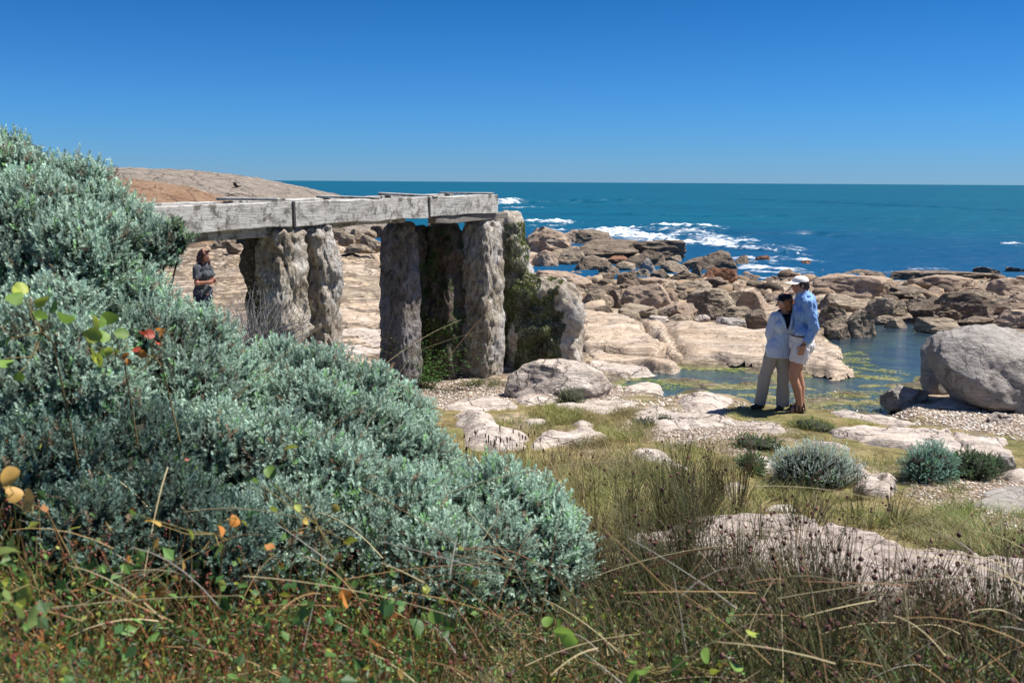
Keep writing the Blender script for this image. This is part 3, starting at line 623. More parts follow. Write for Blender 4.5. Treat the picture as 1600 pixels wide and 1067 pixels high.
slab([(950,845),(1060,808),(1160,800),(1240,803),(1350,822),(1440,848),(1540,862),(1680,905),(1680,990),(1450,985),(1300,960),(1100,905)], .34, 'fore', 'long pink white slab behind the foreground rushes', edge=.14, crackn=2, nz=.02)
slab((200,605,420,672), .06, 'pale', 'small pale rock behind the rushes below the silver bush', 'c8')

# left bedrock steps seen between the piers
slab([(520,440),(560,430),(700,440),(700,470),(560,465),(515,470)], .12, 'tan', 'dark striped bedrock step between the two piers, upper', edge=.1, crackn=2)
slab([(500,478),(600,470),(690,474),(690,512),(590,508),(500,512)], .14, 'slab', 'yellowish bedrock step between the two piers, middle', edge=.1, crackn=3)
slab([(500,520),(610,512),(690,516),(690,560),(600,556),(500,556)], .12, 'pale', 'pale bedrock step between the two piers, lowest', edge=.12, crackn=2)

# ------------------------------------------------------------------ headland
def headland():
    def hf(prof, Y0, Y1, yc, mat, name, back):
        px = np.array([p[0] for p in prof]); py = np.array([p[1] for p in prof]); W = [U(a, b, yc) for a, b in prof]
        X, Y = np.meshgrid(np.linspace(W[0].x, W[-1].x, 260), np.linspace(Y0, Y1, 150)); x, y = X.ravel(), Y.ravel()
        top = np.interp(x, [w.x for w in W], [w.z for w in W]); e = 1-((y-yc)/np.where(y < yc, yc-Y0, Y1-yc))**2
        z = -1+(top+1)*np.clip(e, 0, 1)**.7+fbm(P3(x*.12, y*.12, 4), 5, .5)*.55*sm(0, .3, e)*sm(1, .75, e)+fbm(P3(x*.7, y*.7, 4), 4, .5)*.12
        nr, nc = X.shape; i = np.arange(nr*nc).reshape(nr, nc); f = np.stack([i[:-1, :-1].ravel(), i[:-1, 1:].ravel(), i[1:, 1:].ravel(), i[1:, :-1].ravel()], 1)
        return tag(mesh_np(name, np.stack([x, y, z], 1), f, M[mat]), kind='structure')
    hf([(-260,262),(0,258),(150,262),(230,264),(300,267),(370,276),(430,288),(470,300),(500,314),(560,345),(620,372)], 52, 115, 78, 'head', 'headland', 1)
    hf([(-200,275),(60,276),(190,280),(250,288),(300,300),(330,314),(370,330),(410,350)], 42, 74, 56, 'orange', 'hill', 1)
headland()

# ------------------------------------------------------------------ timber flume on tufa piers
E0 = U(778, 304, 15.3); E1 = U(289, 321.5, 9.8)
FD = (E0-E1).normalized(); LEN = (E0-E1).length; FN = Vector((FD.y, -FD.x, 0)).normalized()   # FN faces right and towards the camera
def fpt(t, n=0.0, z=0.0): return E0-FD*t+FN*n+Vector((0, 0, z))     # t metres back from the right end
def box_between(name, t0, t1, n0, n1, z0, z1, mat, parent, sub=True, warp=.013, wobble=0):
    c = fpt((t0+t1)/2, (n0+n1)/2, (z0+z1)/2); L = abs(t1-t0)
    bm = bmesh.new(); bmesh.ops.create_cube(bm, size=1); bmesh.ops.scale(bm, vec=(L, abs(n1-n0), z1-z0), verts=bm.verts)
    bmesh.ops.subdivide_edges(bm, edges=[e for e in bm.edges if abs((e.verts[0].co-e.verts[1].co).x) > .05], cuts=max(2, int(L*6)), use_grid_fill=True)
    bmesh.ops.bevel(bm, geom=[e for e in bm.edges if e.is_manifold and e.calc_face_angle(0) > .5], offset=.008, segments=1, affect='EDGES')
    V = np.array([v.co[:] for v in bm.verts]); n = fbm(V*np.array([1.5, 8, 8])+t0*3.3, 3)*warp
    for v, k in zip(bm.verts, n): v.co.y += k; v.co.z += k*1.5
    me = bpy.data.meshes.new(name); bm.to_mesh(me); bm.free(); me.materials.append(mat)
    o = bpy.data.objects.new(name, me); xa = FD; ya = FN*-1; za = xa.cross(ya)
    if za.z < 0: ya = FN; za = xa.cross(ya)
    Mx = Matrix((xa, ya, za)).transposed().to_4x4(); Mx.translation = c-(Vector(parent['_w']) if parent else Vector((0, 0, 0)))
    o.matrix_local = Mx; link(o, parent); 
    if parent: o.matrix_local = Mx
    return o
BH = .275; W = .85
fl = empty('flume', fpt(4.3, -W/2, -BH), 'weathered grey timber water flume carried on rough stone piers', 'flume')
for a, b_ in ((-.0, 1.9), (1.93, 4.64), (4.69, 8.9)):
    box_between('side_board', a, b_, -.07, 0, -BH, 0, M['timber'], fl); box_between('side_board', a, b_, -W, -W+.07, -BH, 0, M['timber'], fl)
    box_between('floor_board', a+.01, b_-.01, -W+.075, -.075, -BH+.0, -BH+.05, M['timber'], fl)
for t in (1.915, 4.665): box_between('strap', t-.022, t+.022, .002, .014, -BH-.005, .004, M['strap'], fl)
for t in (.18, 1.75, 3.1, 4.85, 7.0): box_between('cross_brace', t-.07, t+.07, -W-.06, .0, .004, .036, M['timber'], fl)
M['stringer'] = M['strap']
box_between('stringer', 4.2, 9.0, -.30, -.15, -BH-.11, -BH-.004, M['timber'], fl); box_between('stringer', 1.6, 9.0, -.72, -.6, -BH-.09, -BH-.004, M['timber'], fl)
M['oldwood'] = plain('dark_old_wood', (.20, .18, .155), .9, 14, .8, 0, .5, .01)
box_between('header', -.38, 1.7, -.16, -.03, -BH-.10, -BH-.004, M['oldwood'], fl)

def column(px, py_base_unused, t, n, a, b_, ztop, seed, p=6, sub=6, rough=.05, fine=.03, taper=.0, parent=None, rot=0, lean=0, cuts=3, name='pillar'):
    c = fpt(t, n); zg = h1(c.x, c.y)-.25; hgt = ztop-zg
    v, f = rockverts((a, b_, hgt), seed, sub, p, cuts, rough, 0, 0, fine)
    # keep columns upright: rebuild as a squared shaft with rough skin
    r = np.random.default_rng(seed); v0, f = ico(sub); w = v0/((np.abs(v0)**p).sum(1)**(1/p))[:, None]
    o = r.uniform(-30, 30, 3); S = np.array([a/2, b_/2, hgt/2]); q = w*S
    nr = w*np.array([1, 1, .25]); nr /= np.linalg.norm(nr, axis=1, keepdims=True)
    q = q+nr*(fbm(q*2.2+o, 3)*rough*1.6+fbm(q*7+o, 4, .6)*fine*1.5)[:, None]
    pit = fbm(q*14+o, 3, .6); q = q-nr*(np.maximum(pit-.1, 0)*.07)[:, None]
    k = (q[:, 2]/hgt+.5); q[:, :2] *= (1+taper*(1-k))[:, None]; q[:, 0] += lean*(k-.5)
    ang = math.atan2(FD.y, FD.x)+rot; cc, ss = math.cos(ang), math.sin(ang); q = q @ np.array([[cc, ss, 0], [-ss, cc, 0], [0, 0, 1]])
    q = q+np.array([c.x, c.y, zg+hgt/2]); return q, f
def pier_empty(t, label): 
    c = fpt(t, -W/2); return empty('stone_pier', (c.x, c.y, h1(c.x, c.y)), label, 'pier')
def colobj(parent, name, q, f, label=None, mat='tufa'):
    loc = q.mean(0); o = mesh_np(name, q, f, M[mat], loc=tuple(loc)); o.parent = parent; o.location = Vector(loc)-Vector(parent['_w'])
    if label: o['label'] = label
    return o
ZT = E0.z-BH-.10
pr = pier_empty(1.0, 'right stone pier of crusted pillars with fern and moss in its dark gap')
pC = column(0, 0, .08, -.24, .58, .52, ZT+.0, 11, taper=.08, rough=.022, fine=.022); colobj(pr, 'pillar', *pC)
pA = column(0, 0, 1.52, -.76, .48, .42, ZT+.0, 12, taper=.12, rough=.02, fine=.015); colobj(pr, 'pillar', *pA, 'smooth grey shaded pillar', 'tufag')  # grey-blue copy of the tufa paints this pillar as shaded
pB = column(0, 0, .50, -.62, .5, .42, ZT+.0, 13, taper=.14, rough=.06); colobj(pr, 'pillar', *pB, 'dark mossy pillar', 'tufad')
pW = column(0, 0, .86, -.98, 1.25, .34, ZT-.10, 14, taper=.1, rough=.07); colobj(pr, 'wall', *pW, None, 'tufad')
pl = pier_empty(4.8, 'left stone pier of pitted knobbly pillars half hidden by the grey shrubs')
q1 = column(0, 0, 4.66, -.20, .56, .50, ZT+.05, 21, p=3.8, rough=.05, fine=.035, taper=-.08); colobj(pl, 'pillar', *q1)
q2 = column(0, 0, 4.10, -.10, .46, .42, ZT+.08, 22, p=3.6, rough=.045, fine=.03, taper=-.05); colobj(pl, 'pillar', *q2)
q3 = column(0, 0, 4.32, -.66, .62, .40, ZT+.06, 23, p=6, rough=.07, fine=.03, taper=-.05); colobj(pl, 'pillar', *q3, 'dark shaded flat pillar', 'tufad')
# calcified mound
def mound(px, pyt, pyb, wpx, Y, dep, seed, p=3, rough=.12):
    t = U(px, pyt, Y); g = U(px, pyb, Y); w = wpx*Y/F; hgt = t.z-g.z+.3; v, f = sq((w, dep, hgt), seed, p, rough, .03)
    return v+np.array([t.x, Y, t.z-hgt/2]), f
mq = mound(853, 428, 584, 128, 16.1, 1.1, 31, 4.4, .07); mt = mound(788, 329, 560, 92, 16.3, 1.0, 37, 3.6, .08)
mn = empty('tufa_mound', (mq[0].mean(0)[0], 16.1, h1(.55, 16.1)), 'moss draped mound of pale tufa stone right of the pier', 'rock')
mo1 = colobj(mn, 'lower_mound', *mq); mo2 = colobj(mn, 'upper_mound', *mt)

# ------------------------------------------------------------------ foliage tools
def leaf_t(w=.32, fold=.12):
    return np.array([[0, 0, 0], [-w/2, fold*.3, .45], [0, 0, 1.], [w/2, fold*.3, .45], [0, -fold*.0, .5]]), [np.array([[0, 4, 1], [1, 4, 2], [0, 3, 4], [3, 2, 4]])]
def quad_t(w=.32): return np.array([[0, 0, 0], [-w/2, .05, .5], [0, 0, 1.], [w/2, .05, .5]]), [np.array([[0, 1, 2, 3]])]
def sprig(seed, n=26, L=.15, ll=.018, ang=.6, w=.34):
    r = np.random.default_rng(seed); k = np.linspace(.05, 1, n)**.8; a = r.uniform(0, 6.28, n)+k*30; sp = ang*(1.05-.6*k)
    d = np.stack([np.cos(a)*np.sin(sp), np.sin(a)*np.sin(sp), np.cos(sp)], 1); bend = np.stack([.2*L*k**2, 0*k, k*L], 1)
    tv, tf = quad_t(w); v, f = scatter(tv, tf, basis(d, r.uniform(-.5, .5, n)), ll*r.uniform(.75, 1.25, n), bend)
    s = .0014; sv = np.array([[s, 0, 0], [-s, s, 0], [-s, -s, 0], [.2*L, 0, L]]); sf = np.array([[0, 1, 3], [1, 2, 3], [2, 0, 3]])
    V = np.concatenate([v, sv]); return V, [f[0], sf+len(v)], np.concatenate([np.repeat(k, 4), np.full(4, -.2)])
def lobepts(lobes, n, rg, inner=.35):
    """points on the outside of a union of ellipsoids: lobes = (x,y,z,rx,ry,rz)"""
    L = np.array(lobes); area = (L[:, 3]*L[:, 4]+L[:, 3]*L[:, 5]+L[:, 4]*L[:, 5]); pk = rg.choice(len(L), n, p=area/area.sum())
    d = rg.normal(size=(n, 3)); d /= np.linalg.norm(d, axis=1, keepdims=True); k = 1-inner*rg.random(n)**2.2
    lump = 1+.30*fbm(d*2.1+pk[:, None]*7.7, 3)
    p = L[pk, :3]+d*L[pk, 3:]*(k*lump)[:, None]; nr = d/L[pk, 3:]; nr /= np.linalg.norm(nr, axis=1, keepdims=True)
    ok = d[:, 2] > -.55
    for j in range(len(L)):
        q = (p-L[j, :3])/L[j, 3:]; ok &= (pk == j) | ((q**2).sum(1) > .72)
    return p[ok], nr[ok]
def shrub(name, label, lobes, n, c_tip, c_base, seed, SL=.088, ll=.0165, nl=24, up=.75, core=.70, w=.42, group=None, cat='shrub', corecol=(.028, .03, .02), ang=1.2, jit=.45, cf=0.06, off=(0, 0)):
    rg = np.random.default_rng(seed); L = np.array(lobes, float); base = (L[:, 0].mean(), L[:, 1].mean()); zg = h1(*base)
    root = empty(name, (base[0], base[1], zg), label, cat, group)
    acc = Acc(); T = [sprig(seed*10+k, nl, SL, ll, ang, w) for k in range(5)]
    p, nr = lobepts(lobes, n, rg); d = nr+np.array([0, 0, up])+rg.normal(size=p.shape)*jit; pk = rg.integers(0, 5, len(p))
    hue = fbm(p*2.4+seed, 3)
    for k in range(5):
        m = pk == k; q = p[m]; nn = len(q)
        if not nn: continue
        tv, tf, tk = T[k]; sc = rg.uniform(.7, 1.25, nn); dd = d[m]/np.linalg.norm(d[m], axis=1, keepdims=True)
        v, fs = scatter(tv, tf, basis(d[m], rg.uniform(0, 6.28, nn)), sc, q-dd*SL*.55)
        kk = np.tile(np.clip(tk, 0, 1), nn)[:, None]; br = np.repeat((rg.uniform(.75, 1.22, nn)+hue[m]*.45), len(tk))[:, None]
        gr = np.repeat(rg.random(nn) < cf, len(tk))[:, None]
        dead = np.repeat(rg.random(nn) < .035, len(tk))[:, None]
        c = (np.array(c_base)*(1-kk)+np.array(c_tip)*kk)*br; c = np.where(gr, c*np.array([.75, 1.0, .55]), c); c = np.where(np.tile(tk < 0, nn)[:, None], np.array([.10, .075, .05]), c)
        c = np.where(dead, np.array([.30, .22, .15])*br, c); acc.add(v, fs, np.clip(c, 0, 1))
    acc.build('foliage', M['leaf'], root, False, (base[0], base[1], zg))
    # woody stems from the ground into every lobe and dark solid cores standing for inner twigs and shade in the gaps
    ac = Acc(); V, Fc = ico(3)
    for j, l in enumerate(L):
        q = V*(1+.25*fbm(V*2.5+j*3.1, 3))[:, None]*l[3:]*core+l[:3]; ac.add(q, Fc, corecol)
        a = np.array([base[0]+off[0]+rg.uniform(-.1, .1), base[1]+off[1]+rg.uniform(-.1, .1), zg-.05]); ac.add(*tube([a, (a+l[:3])/2+rg.normal(size=3)*.05, l[:3]], [.018, .013, .006], 5), (.12, .09, .06))
    if n > 3000:
        for i in rg.choice(len(p), 90, replace=False):      # dead twigs standing out of the crown
            dd_ = nr[i]+np.array([0, 0, .6])+rg.normal(size=3)*.5; dd_ /= np.linalg.norm(dd_); t0 = p[i]-dd_*.12; k1 = t0+dd_*.12+rg.normal(size=3)*.012; k2 = k1+dd_*rg.uniform(.03, .08)+rg.normal(size=3)*.015
            ac.add(*tube([t0, k1, k2], [.0028, .002, .0008], 3), np.array([.24, .19, .15])*rg.uniform(.6, 1.3))
    ac.build('branches', M['twig'], root, True, (base[0], base[1], zg))
    return root
def tube(pts, rad, n=4):
    pts = np.array(pts, float); m = len(pts); rad = np.broadcast_to(rad, (m,)); tg = np.gradient(pts, axis=0); B_ = basis(tg)
    a = np.linspace(0, 2*np.pi, n, endpoint=False); ring = np.stack([np.cos(a), np.sin(a), 0*a], 1)
    v = (np.einsum('nij,kj->nki', B_, ring)*rad[:, None, None]+pts[:, None]).reshape(-1, 3)
    f = [[i*n+k, i*n+(k+1) % n, (i+1)*n+(k+1) % n, (i+1)*n+k] for i in range(m-1) for k in range(n)]
    return v, np.array(f)
def L_(px, py, D, r, ry=None, rz=None):
    c = U(px, py, D); return (c.x, c.y, c.z, r, ry or r, rz or r)
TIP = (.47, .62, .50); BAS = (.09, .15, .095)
def silver(label, lobes, dens, seed, **k):
    a = sum(l[3]*l[4]+l[3]*l[5]+l[4]*l[5] for l in lobes)*4.2
    return shrub('silver_shrub', label, lobes, int(a*dens), k.pop('tip', TIP), k.pop('bas', BAS), seed, group='silvery shrubs massed in the foreground', **k)
DN = 2100
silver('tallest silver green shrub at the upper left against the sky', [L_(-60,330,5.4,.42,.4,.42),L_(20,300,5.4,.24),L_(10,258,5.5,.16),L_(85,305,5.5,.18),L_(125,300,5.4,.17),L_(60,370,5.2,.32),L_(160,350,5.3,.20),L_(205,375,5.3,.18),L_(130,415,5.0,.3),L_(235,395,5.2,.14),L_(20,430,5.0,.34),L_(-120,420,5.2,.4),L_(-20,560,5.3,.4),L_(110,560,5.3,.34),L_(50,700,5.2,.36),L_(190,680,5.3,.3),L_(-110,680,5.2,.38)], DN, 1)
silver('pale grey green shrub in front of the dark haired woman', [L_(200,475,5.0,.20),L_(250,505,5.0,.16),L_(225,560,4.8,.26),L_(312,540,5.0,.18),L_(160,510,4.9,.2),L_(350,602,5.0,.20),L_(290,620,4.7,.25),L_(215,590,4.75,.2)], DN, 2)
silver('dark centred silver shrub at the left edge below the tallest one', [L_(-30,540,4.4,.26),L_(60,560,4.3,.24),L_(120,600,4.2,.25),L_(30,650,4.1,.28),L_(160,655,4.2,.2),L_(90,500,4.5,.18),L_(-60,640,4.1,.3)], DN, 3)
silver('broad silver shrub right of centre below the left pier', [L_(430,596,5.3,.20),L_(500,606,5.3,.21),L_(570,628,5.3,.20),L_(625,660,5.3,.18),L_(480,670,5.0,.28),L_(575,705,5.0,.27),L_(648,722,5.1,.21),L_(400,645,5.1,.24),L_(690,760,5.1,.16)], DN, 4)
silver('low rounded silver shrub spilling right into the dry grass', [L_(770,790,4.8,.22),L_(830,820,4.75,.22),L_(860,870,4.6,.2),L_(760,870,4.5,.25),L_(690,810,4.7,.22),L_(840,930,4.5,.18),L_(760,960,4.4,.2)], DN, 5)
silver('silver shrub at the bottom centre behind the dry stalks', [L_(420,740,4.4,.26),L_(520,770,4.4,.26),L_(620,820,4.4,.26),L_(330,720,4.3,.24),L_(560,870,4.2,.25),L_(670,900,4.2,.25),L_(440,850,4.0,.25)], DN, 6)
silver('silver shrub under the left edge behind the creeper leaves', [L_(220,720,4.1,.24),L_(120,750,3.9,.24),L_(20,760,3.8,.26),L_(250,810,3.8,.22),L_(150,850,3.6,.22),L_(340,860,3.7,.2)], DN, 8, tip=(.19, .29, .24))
# small bushes on the shore
def gl_(c, x, y, r, rz, lift=.6):
    px, py = crop(c, x, y); g = G(px, py); return (g.x, g.y, g.z+rz*lift, r, r, rz)
shrub('silver_shrub', 'small feathery silver bush standing on the grass between white rocks', [gl_('c8',380,520,.20,.19),gl_('c8',470,535,.20,.23),gl_('c8',560,525,.20,.20),gl_('c8',640,515,.15,.15),gl_('c8',330,500,.10,.12)], 1900, (.56,.66,.58), (.15,.20,.16), 41, .13, .014, 22, up=1.2)
shrub('round_bush', 'compact round blue green bush right of the white rocks', [gl_('c8',1050,525,.17,.19),gl_('c8',1125,520,.18,.21),gl_('c8',1095,500,.17,.21),gl_('c8',1165,505,.10,.13)], 2300, (.28,.48,.38), (.06,.13,.09), 42, .09, .012, 24, up=.5)
shrub('low_bush', 'dark green leafy bush between the round bush and the blotched stone', [gl_('c8',1230,500,.16,.13),gl_('c8',1320,495,.19,.14),gl_('c8',1400,480,.15,.11)], 900, (.10,.17,.07), (.03,.05,.02), 43, .10, .022, 14, up=.5)
shrub('low_bush', 'bright green ground plant left above the silver bush', [gl_('c8',160,340,.25,.07),gl_('c8',230,350,.2,.07)], 500, (.12,.21,.06), (.03,.06,.02), 44, .06, .018, 10, up=.5)
shrub('low_bush', 'mossy green cushion by the sandals of the man', [gl_('c8',460,240,.22,.08),gl_('c8',520,250,.2,.06)], 900, (.28,.34,.10), (.09,.12,.04), 45, .05, .012, 12, up=.8)
shrub('rosette_plant', 'spiky green rosette plant in front of a white rock', [gl_('c8',150,478,.1,.09)], 120, (.13,.21,.09), (.05,.08,.03), 46, .08, .06, 8, up=.6, w=.2)
shrub('low_bush', 'green creeping plant under the long flat white slab', [gl_('c7',1180,358,.14,.05),gl_('c7',1290,335,.12,.04)], 300, (.09,.15,.05), (.03,.05,.02), 47, .05, .014, 10, up=.6)
shrub('low_bush', 'small tufted plant behind the rounded pale rock', [gl_('c7',790,245,.16,.12)], 260, (.15,.18,.09), (.04,.05,.02), 48, .10, .02, 12, up=1.3)
# twiggy dry bush in front of the left pier
def twigbush():
    rg = np.random.default_rng(5); c = U(400, 510, 6.3); root = empty('twiggy_bush', (c.x, c.y, h1(c.x, c.y)), 'grey leafless twiggy bush in front of the left stone pier', 'bush'); a = Acc()
    for k in range(170):
        p = np.array([c.x, c.y, c.z-.25])+rg.normal(size=3)*.05; d = rg.normal(size=3)*np.array([.5, .5, .25])+np.array([0, 0, .9]); d /= np.linalg.norm(d); pts = [p]
        for j in range(5): d = d+rg.normal(size=3)*.22; d /= np.linalg.norm(d); pts.append(pts[-1]+d*rg.uniform(.06, .11))
        a.add(*tube(pts, np.linspace(.0035, .0012, 6), 3), np.array([.26, .24, .24])*rg.uniform(.6, 1.2))
    a.build('branches', M['twig'], root, False, (c.x, c.y, h1(c.x, c.y)))
    tv, tf = quad_t(.3); n = 1500; q = np.array(c)+rg.normal(size=(n, 3))*np.array([.16, .16, .16]); a = Acc(); v, f = scatter(tv, tf, basis(rg.normal(size=(n, 3))+[0, 0, 1]), rg.uniform(.012, .02, n), q); a.add(v, f, (.17, .20, .15)); a.build('leaves', M['leaf'], root, False, (c.x, c.y, h1(c.x, c.y)))
twigbush()
shrub('flowering_sprig', 'single green sprig poking up before the white flume board', [L_(283,380,5.2,.03,.03,.06),L_(278,362,5.2,.022,.022,.04)], 70, (.20,.30,.16), (.06,.1,.05), 51, .09, .02, 18, up=2, off=(-.75, -.1))

# ------------------------------------------------------------------ grasses
def on_slab(x, y, m=0.02):
    r = np.zeros(len(x), bool)
    for P in SLABS:
        lo, hi = P.min(0), P.max(0); k = (x > lo[0]) & (x < hi[0]) & (y > lo[1]) & (y < hi[1])
        if k.any(): idx = np.nonzero(k)[0]; r[idx] |= sdpoly(P, x[idx], y[idx]) > m
    return r
def blades(acc, x, y, z, hgt, width, lean, col, rg, seg=3, curve=1.0):
    n = len(x); a = rg.uniform(0, 6.28, n); ld = np.stack([np.cos(a), np.sin(a)], 1); b2 = rg.uniform(0, 6.28, n); wd = np.stack([np.cos(b2), np.sin(b2)], 1)
    ks = np.linspace(0, 1, seg+1); V = []
    for k in ks:
        off = ld*(lean*hgt*(k**(1+curve)))[:, None]; zz = z+hgt*k*(1-.25*lean*k); w = width*(1-k**1.5*.85)/2
        c = np.stack([x+off[:, 0], y+off[:, 1], zz], 1); s = np.stack([wd[:, 0]*w, wd[:, 1]*w, 0*w], 1); V += [c-s, c+s]
    V = np.stack(V, 1); m = V.shape[1]; f = np.concatenate([(np.array([[2*j, 2*j+1, 2*j+3, 2*j+2]])+(np.arange(n)*m)[:, None]) for j in range(seg)])
    acc.add(V.reshape(-1, 3), f, np.repeat(col, m, axis=0))
def pick(rg, n, cols, w, var=.25):
    c = np.array(cols)[rg.choice(len(cols), n, p=np.array(w)/sum(w))]; return np.clip(c*rg.uniform(1-var, 1+var, (n, 1)), 0, 1)
TAN = (.46, .35, .17); OLV = (.27, .245, .095); GRN = (.16, .20, .06); STR = (.50, .42, .24); BRN = (.17, .11, .05); GRY = (.30, .28, .24)
def pxpoly(poly, n, rg, slabs=True, c='p'):
    w = np.array([G(*crop(c, *p))[:2] for p in poly]); lo, hi = w.min(0), w.max(0); x = rg.uniform(lo[0], hi[0], n); y = rg.uniform(lo[1], hi[1], n); k = sdpoly(w, x, y)+fbm(P3(x*1.5, y*1.5, 8), 3)*.4 > 0
    x, y = x[k], y[k]
    if slabs: k = ~on_slab(x, y) & ~((np.abs(x-3.5) < .55) & (y > 11.75) & (y < 12.7)); x, y = x[k], y[k]
    return x, y
def grass():
    rg = np.random.default_rng(21); a = Acc()
    for poly, n, h0, h1_, pal, wt in (
        ([(690,690),(820,640),(960,650),(1060,705),(1200,720),(1240,780),(1330,790),(1640,800),(1640,860),(1150,800),(960,820),(850,800),(760,740)], 60000, .06, .17, [TAN, OLV, GRN, STR, BRN], [4, 4, 2, 2, 1.2]),
        ([(1120,640),(1310,640),(1380,665),(1250,665),(1290,690),(1190,690)], 26000, .03, .07, [TAN, OLV, STR], [4, 3, 2]),
        ([(1060,700),(1140,690),(1330,705),(1480,720),(1560,735),(1500,770),(1400,790),(1200,780)], 26000, .03, .10, [TAN, OLV, GRN, BRN], [4, 4, 2, 1]),
        ([(1380,800),(1640,800),(1640,905),(1480,870),(1370,830)], 22000, .08, .20, [GRN, OLV, TAN, STR], [5, 3, 1.5, 1]),
        ([(820,640),(1000,640),(990,700),(840,690)], 12000, .08, .16, [OLV, BRN, TAN, GRN], [4, 2, 2, 2]),
        ([(1320,650),(1440,655),(1500,668),(1400,670)], 5000, .03, .06, [TAN, OLV], [1, 1]),
        ([(840,760),(960,730),(1200,760),(1200,810),(960,860),(880,850)], 22000, .10, .28, [TAN, OLV, GRN, STR, BRN], [3, 4, 3, 2, 1])):
        x, y = pxpoly(poly, n, rg); k = fbm(P3(x*1.9, y*1.9, 3.3), 5, .6)*1.5 > rg.uniform(-.75, .55, len(x)); x, y = x[k], y[k]
        z = H(x, y)-.01; m = len(x); hh = rg.uniform(h0, h1_, m)*(1+.5*fbm(P3(x*2, y*2, 1), 3)); blades(a, x, y, z, hh, np.full(m, .0045)*rg.uniform(.7, 1.5, m), rg.uniform(.2, 1.7, m), np.clip(pick(rg, m, pal, wt)*(1+.7*fbm(P3(x*1.3, y*1.3, 14), 4))[:, None]*np.where((fbm(P3(x*.9, y*.9, 41), 3) > .08)[:, None], np.array([.85, 1.0, .75]), 1.), 0, 1), rg)
    tag(a.build('meadow_grass', M['leaf'], smooth=False), 'short olive and straw coloured grass among the white rocks', 'grass', kind='stuff')
grass()
def rushes():
    rg = np.random.default_rng(31); a = Acc(); hd = Acc(); iv, if_ = ico(2)
    PAL = [(.10, .125, .04), (.17, .18, .07), (.12, .10, .07), (.30, .26, .17), (.22, .14, .07)]
    def stem(x, y, z, hh, dx, dy, droop, c, rad, head):
        ks = np.array([0, .3, .6, .85, 1.]); pts = np.stack([x+dx*hh*ks**1.35, y+dy*hh*ks**1.35, z+hh*(ks-droop*ks**3)], 1)
        a.add(*tube(pts, [rad, rad, rad*.85, rad*.6, rad*.3], 3), c)
        if head:
            t = rg.uniform(.8, .97); q = np.array([np.interp(t, ks, pts[:, j]) for j in range(3)]); r = rg.uniform(.003, .0082)
            v = iv*(1+.7*rg.random(len(iv)))[:, None]*r*np.array([1, 1, rg.uniform(.8, 1.4)]); hd.add(v+q+rg.normal(size=3)*.003, if_, np.array([.11, .05, .04])*rg.uniform(.5, 1.7))
    def tuss(poly, n, m0, m1, h0, h1_, spread, heads, wt=(4, 3, 2, 1.6, 1.1)):
        x, y = pxpoly(poly, n*4, rg, slabs=False); x, y = x[:n], y[:n]; zz = H(x, y)
        for i in range(len(x)):
            m = rg.integers(m0, m1); wind = rg.normal(size=2)*.12+np.array([-.06, 0]); base = pick(rg, 1, PAL, wt, .1)[0]; hh0 = rg.uniform(h0, h1_)
            for k in range(m):
                an = rg.uniform(0, 6.28); s_ = abs(rg.normal())*spread; c = pick(rg, 1, PAL, wt)[0]*.5+base*.5
                stem(x[i]+math.cos(an)*.05*rg.random(), y[i]+math.sin(an)*.05*rg.random(), zz[i]-.02, hh0*rg.uniform(.45, 1.1), math.cos(an)*s_+wind[0], math.sin(an)*s_+wind[1], rg.uniform(0, .28)*(s_*1.6+.2), c*rg.uniform(.75, 1.25), rg.uniform(.0015, .0026), rg.random() < heads)
    tuss([(930,870),(1010,800),(1130,790),(1130,930),(930,980)], 26, 34, 64, .46, .74, .22, .12)
    tuss([(1130,820),(1330,830),(1320,930),(1130,960)], 11, 22, 44, .34, .58, .28, .25)
    tuss([(880,960),(1150,925),(1350,1010),(1640,1050),(1640,1300),(880,1300)], 110, 22, 46, .28, .58, .40, .12)
    tuss([(920,930),(1150,910),(1350,970),(1640,1000),(1640,1075),(920,1075)], 55, 22, 44, .32, .62, .34, .2, (2, 2, 4, 2.5, 3))
    tuss([(1300,960),(1640,960),(1640,1080),(1300,1060)], 24, 10, 22, .40, .68, .35, .5)
    tuss([(600,1000),(930,930),(950,1300),(600,1300)], 26, 15, 32, .25, .46, .5, .2)
    tuss([(1180,760),(1380,760),(1420,840),(1120,850)], 14, 10, 28, .22, .42, .4, .15, (2, 3, 2, 3, 2))
    tuss([(1540,880),(1640,880),(1640,960),(1560,950)], 7, 12, 26, .3, .5, .35, .35)
    tuss([(850,740),(960,720),(1060,760),(960,850),(880,830)], 16, 16, 34, .2, .36, .5, .08, (2, 3, 2, 3, 2))
    for _ in range(34):     # dark seed spikes standing in front of the white rock by the shrub
        px = rg.uniform(715, 850); g = G(px, 705+rg.uniform(0, 25)); hh = rg.uniform(.10, .28); stem(g.x, g.y, g.z, hh, rg.normal()*.1, 0, 0, np.array([.13, .09, .05]), .0022, False)
        v = iv*np.array([.007, .007, .026]); hd.add(v+np.array([g.x, g.y, g.z+hh]), if_, (.05, .035, .025))
    o = a.build('rushes', M['leaf'], smooth=True); tag(o, 'dense thin green brown rushes filling the lower right foreground', 'rushes', kind='stuff')
    hd.build('seed_heads', M['dry'], o, False)
h1g = None
rushes()
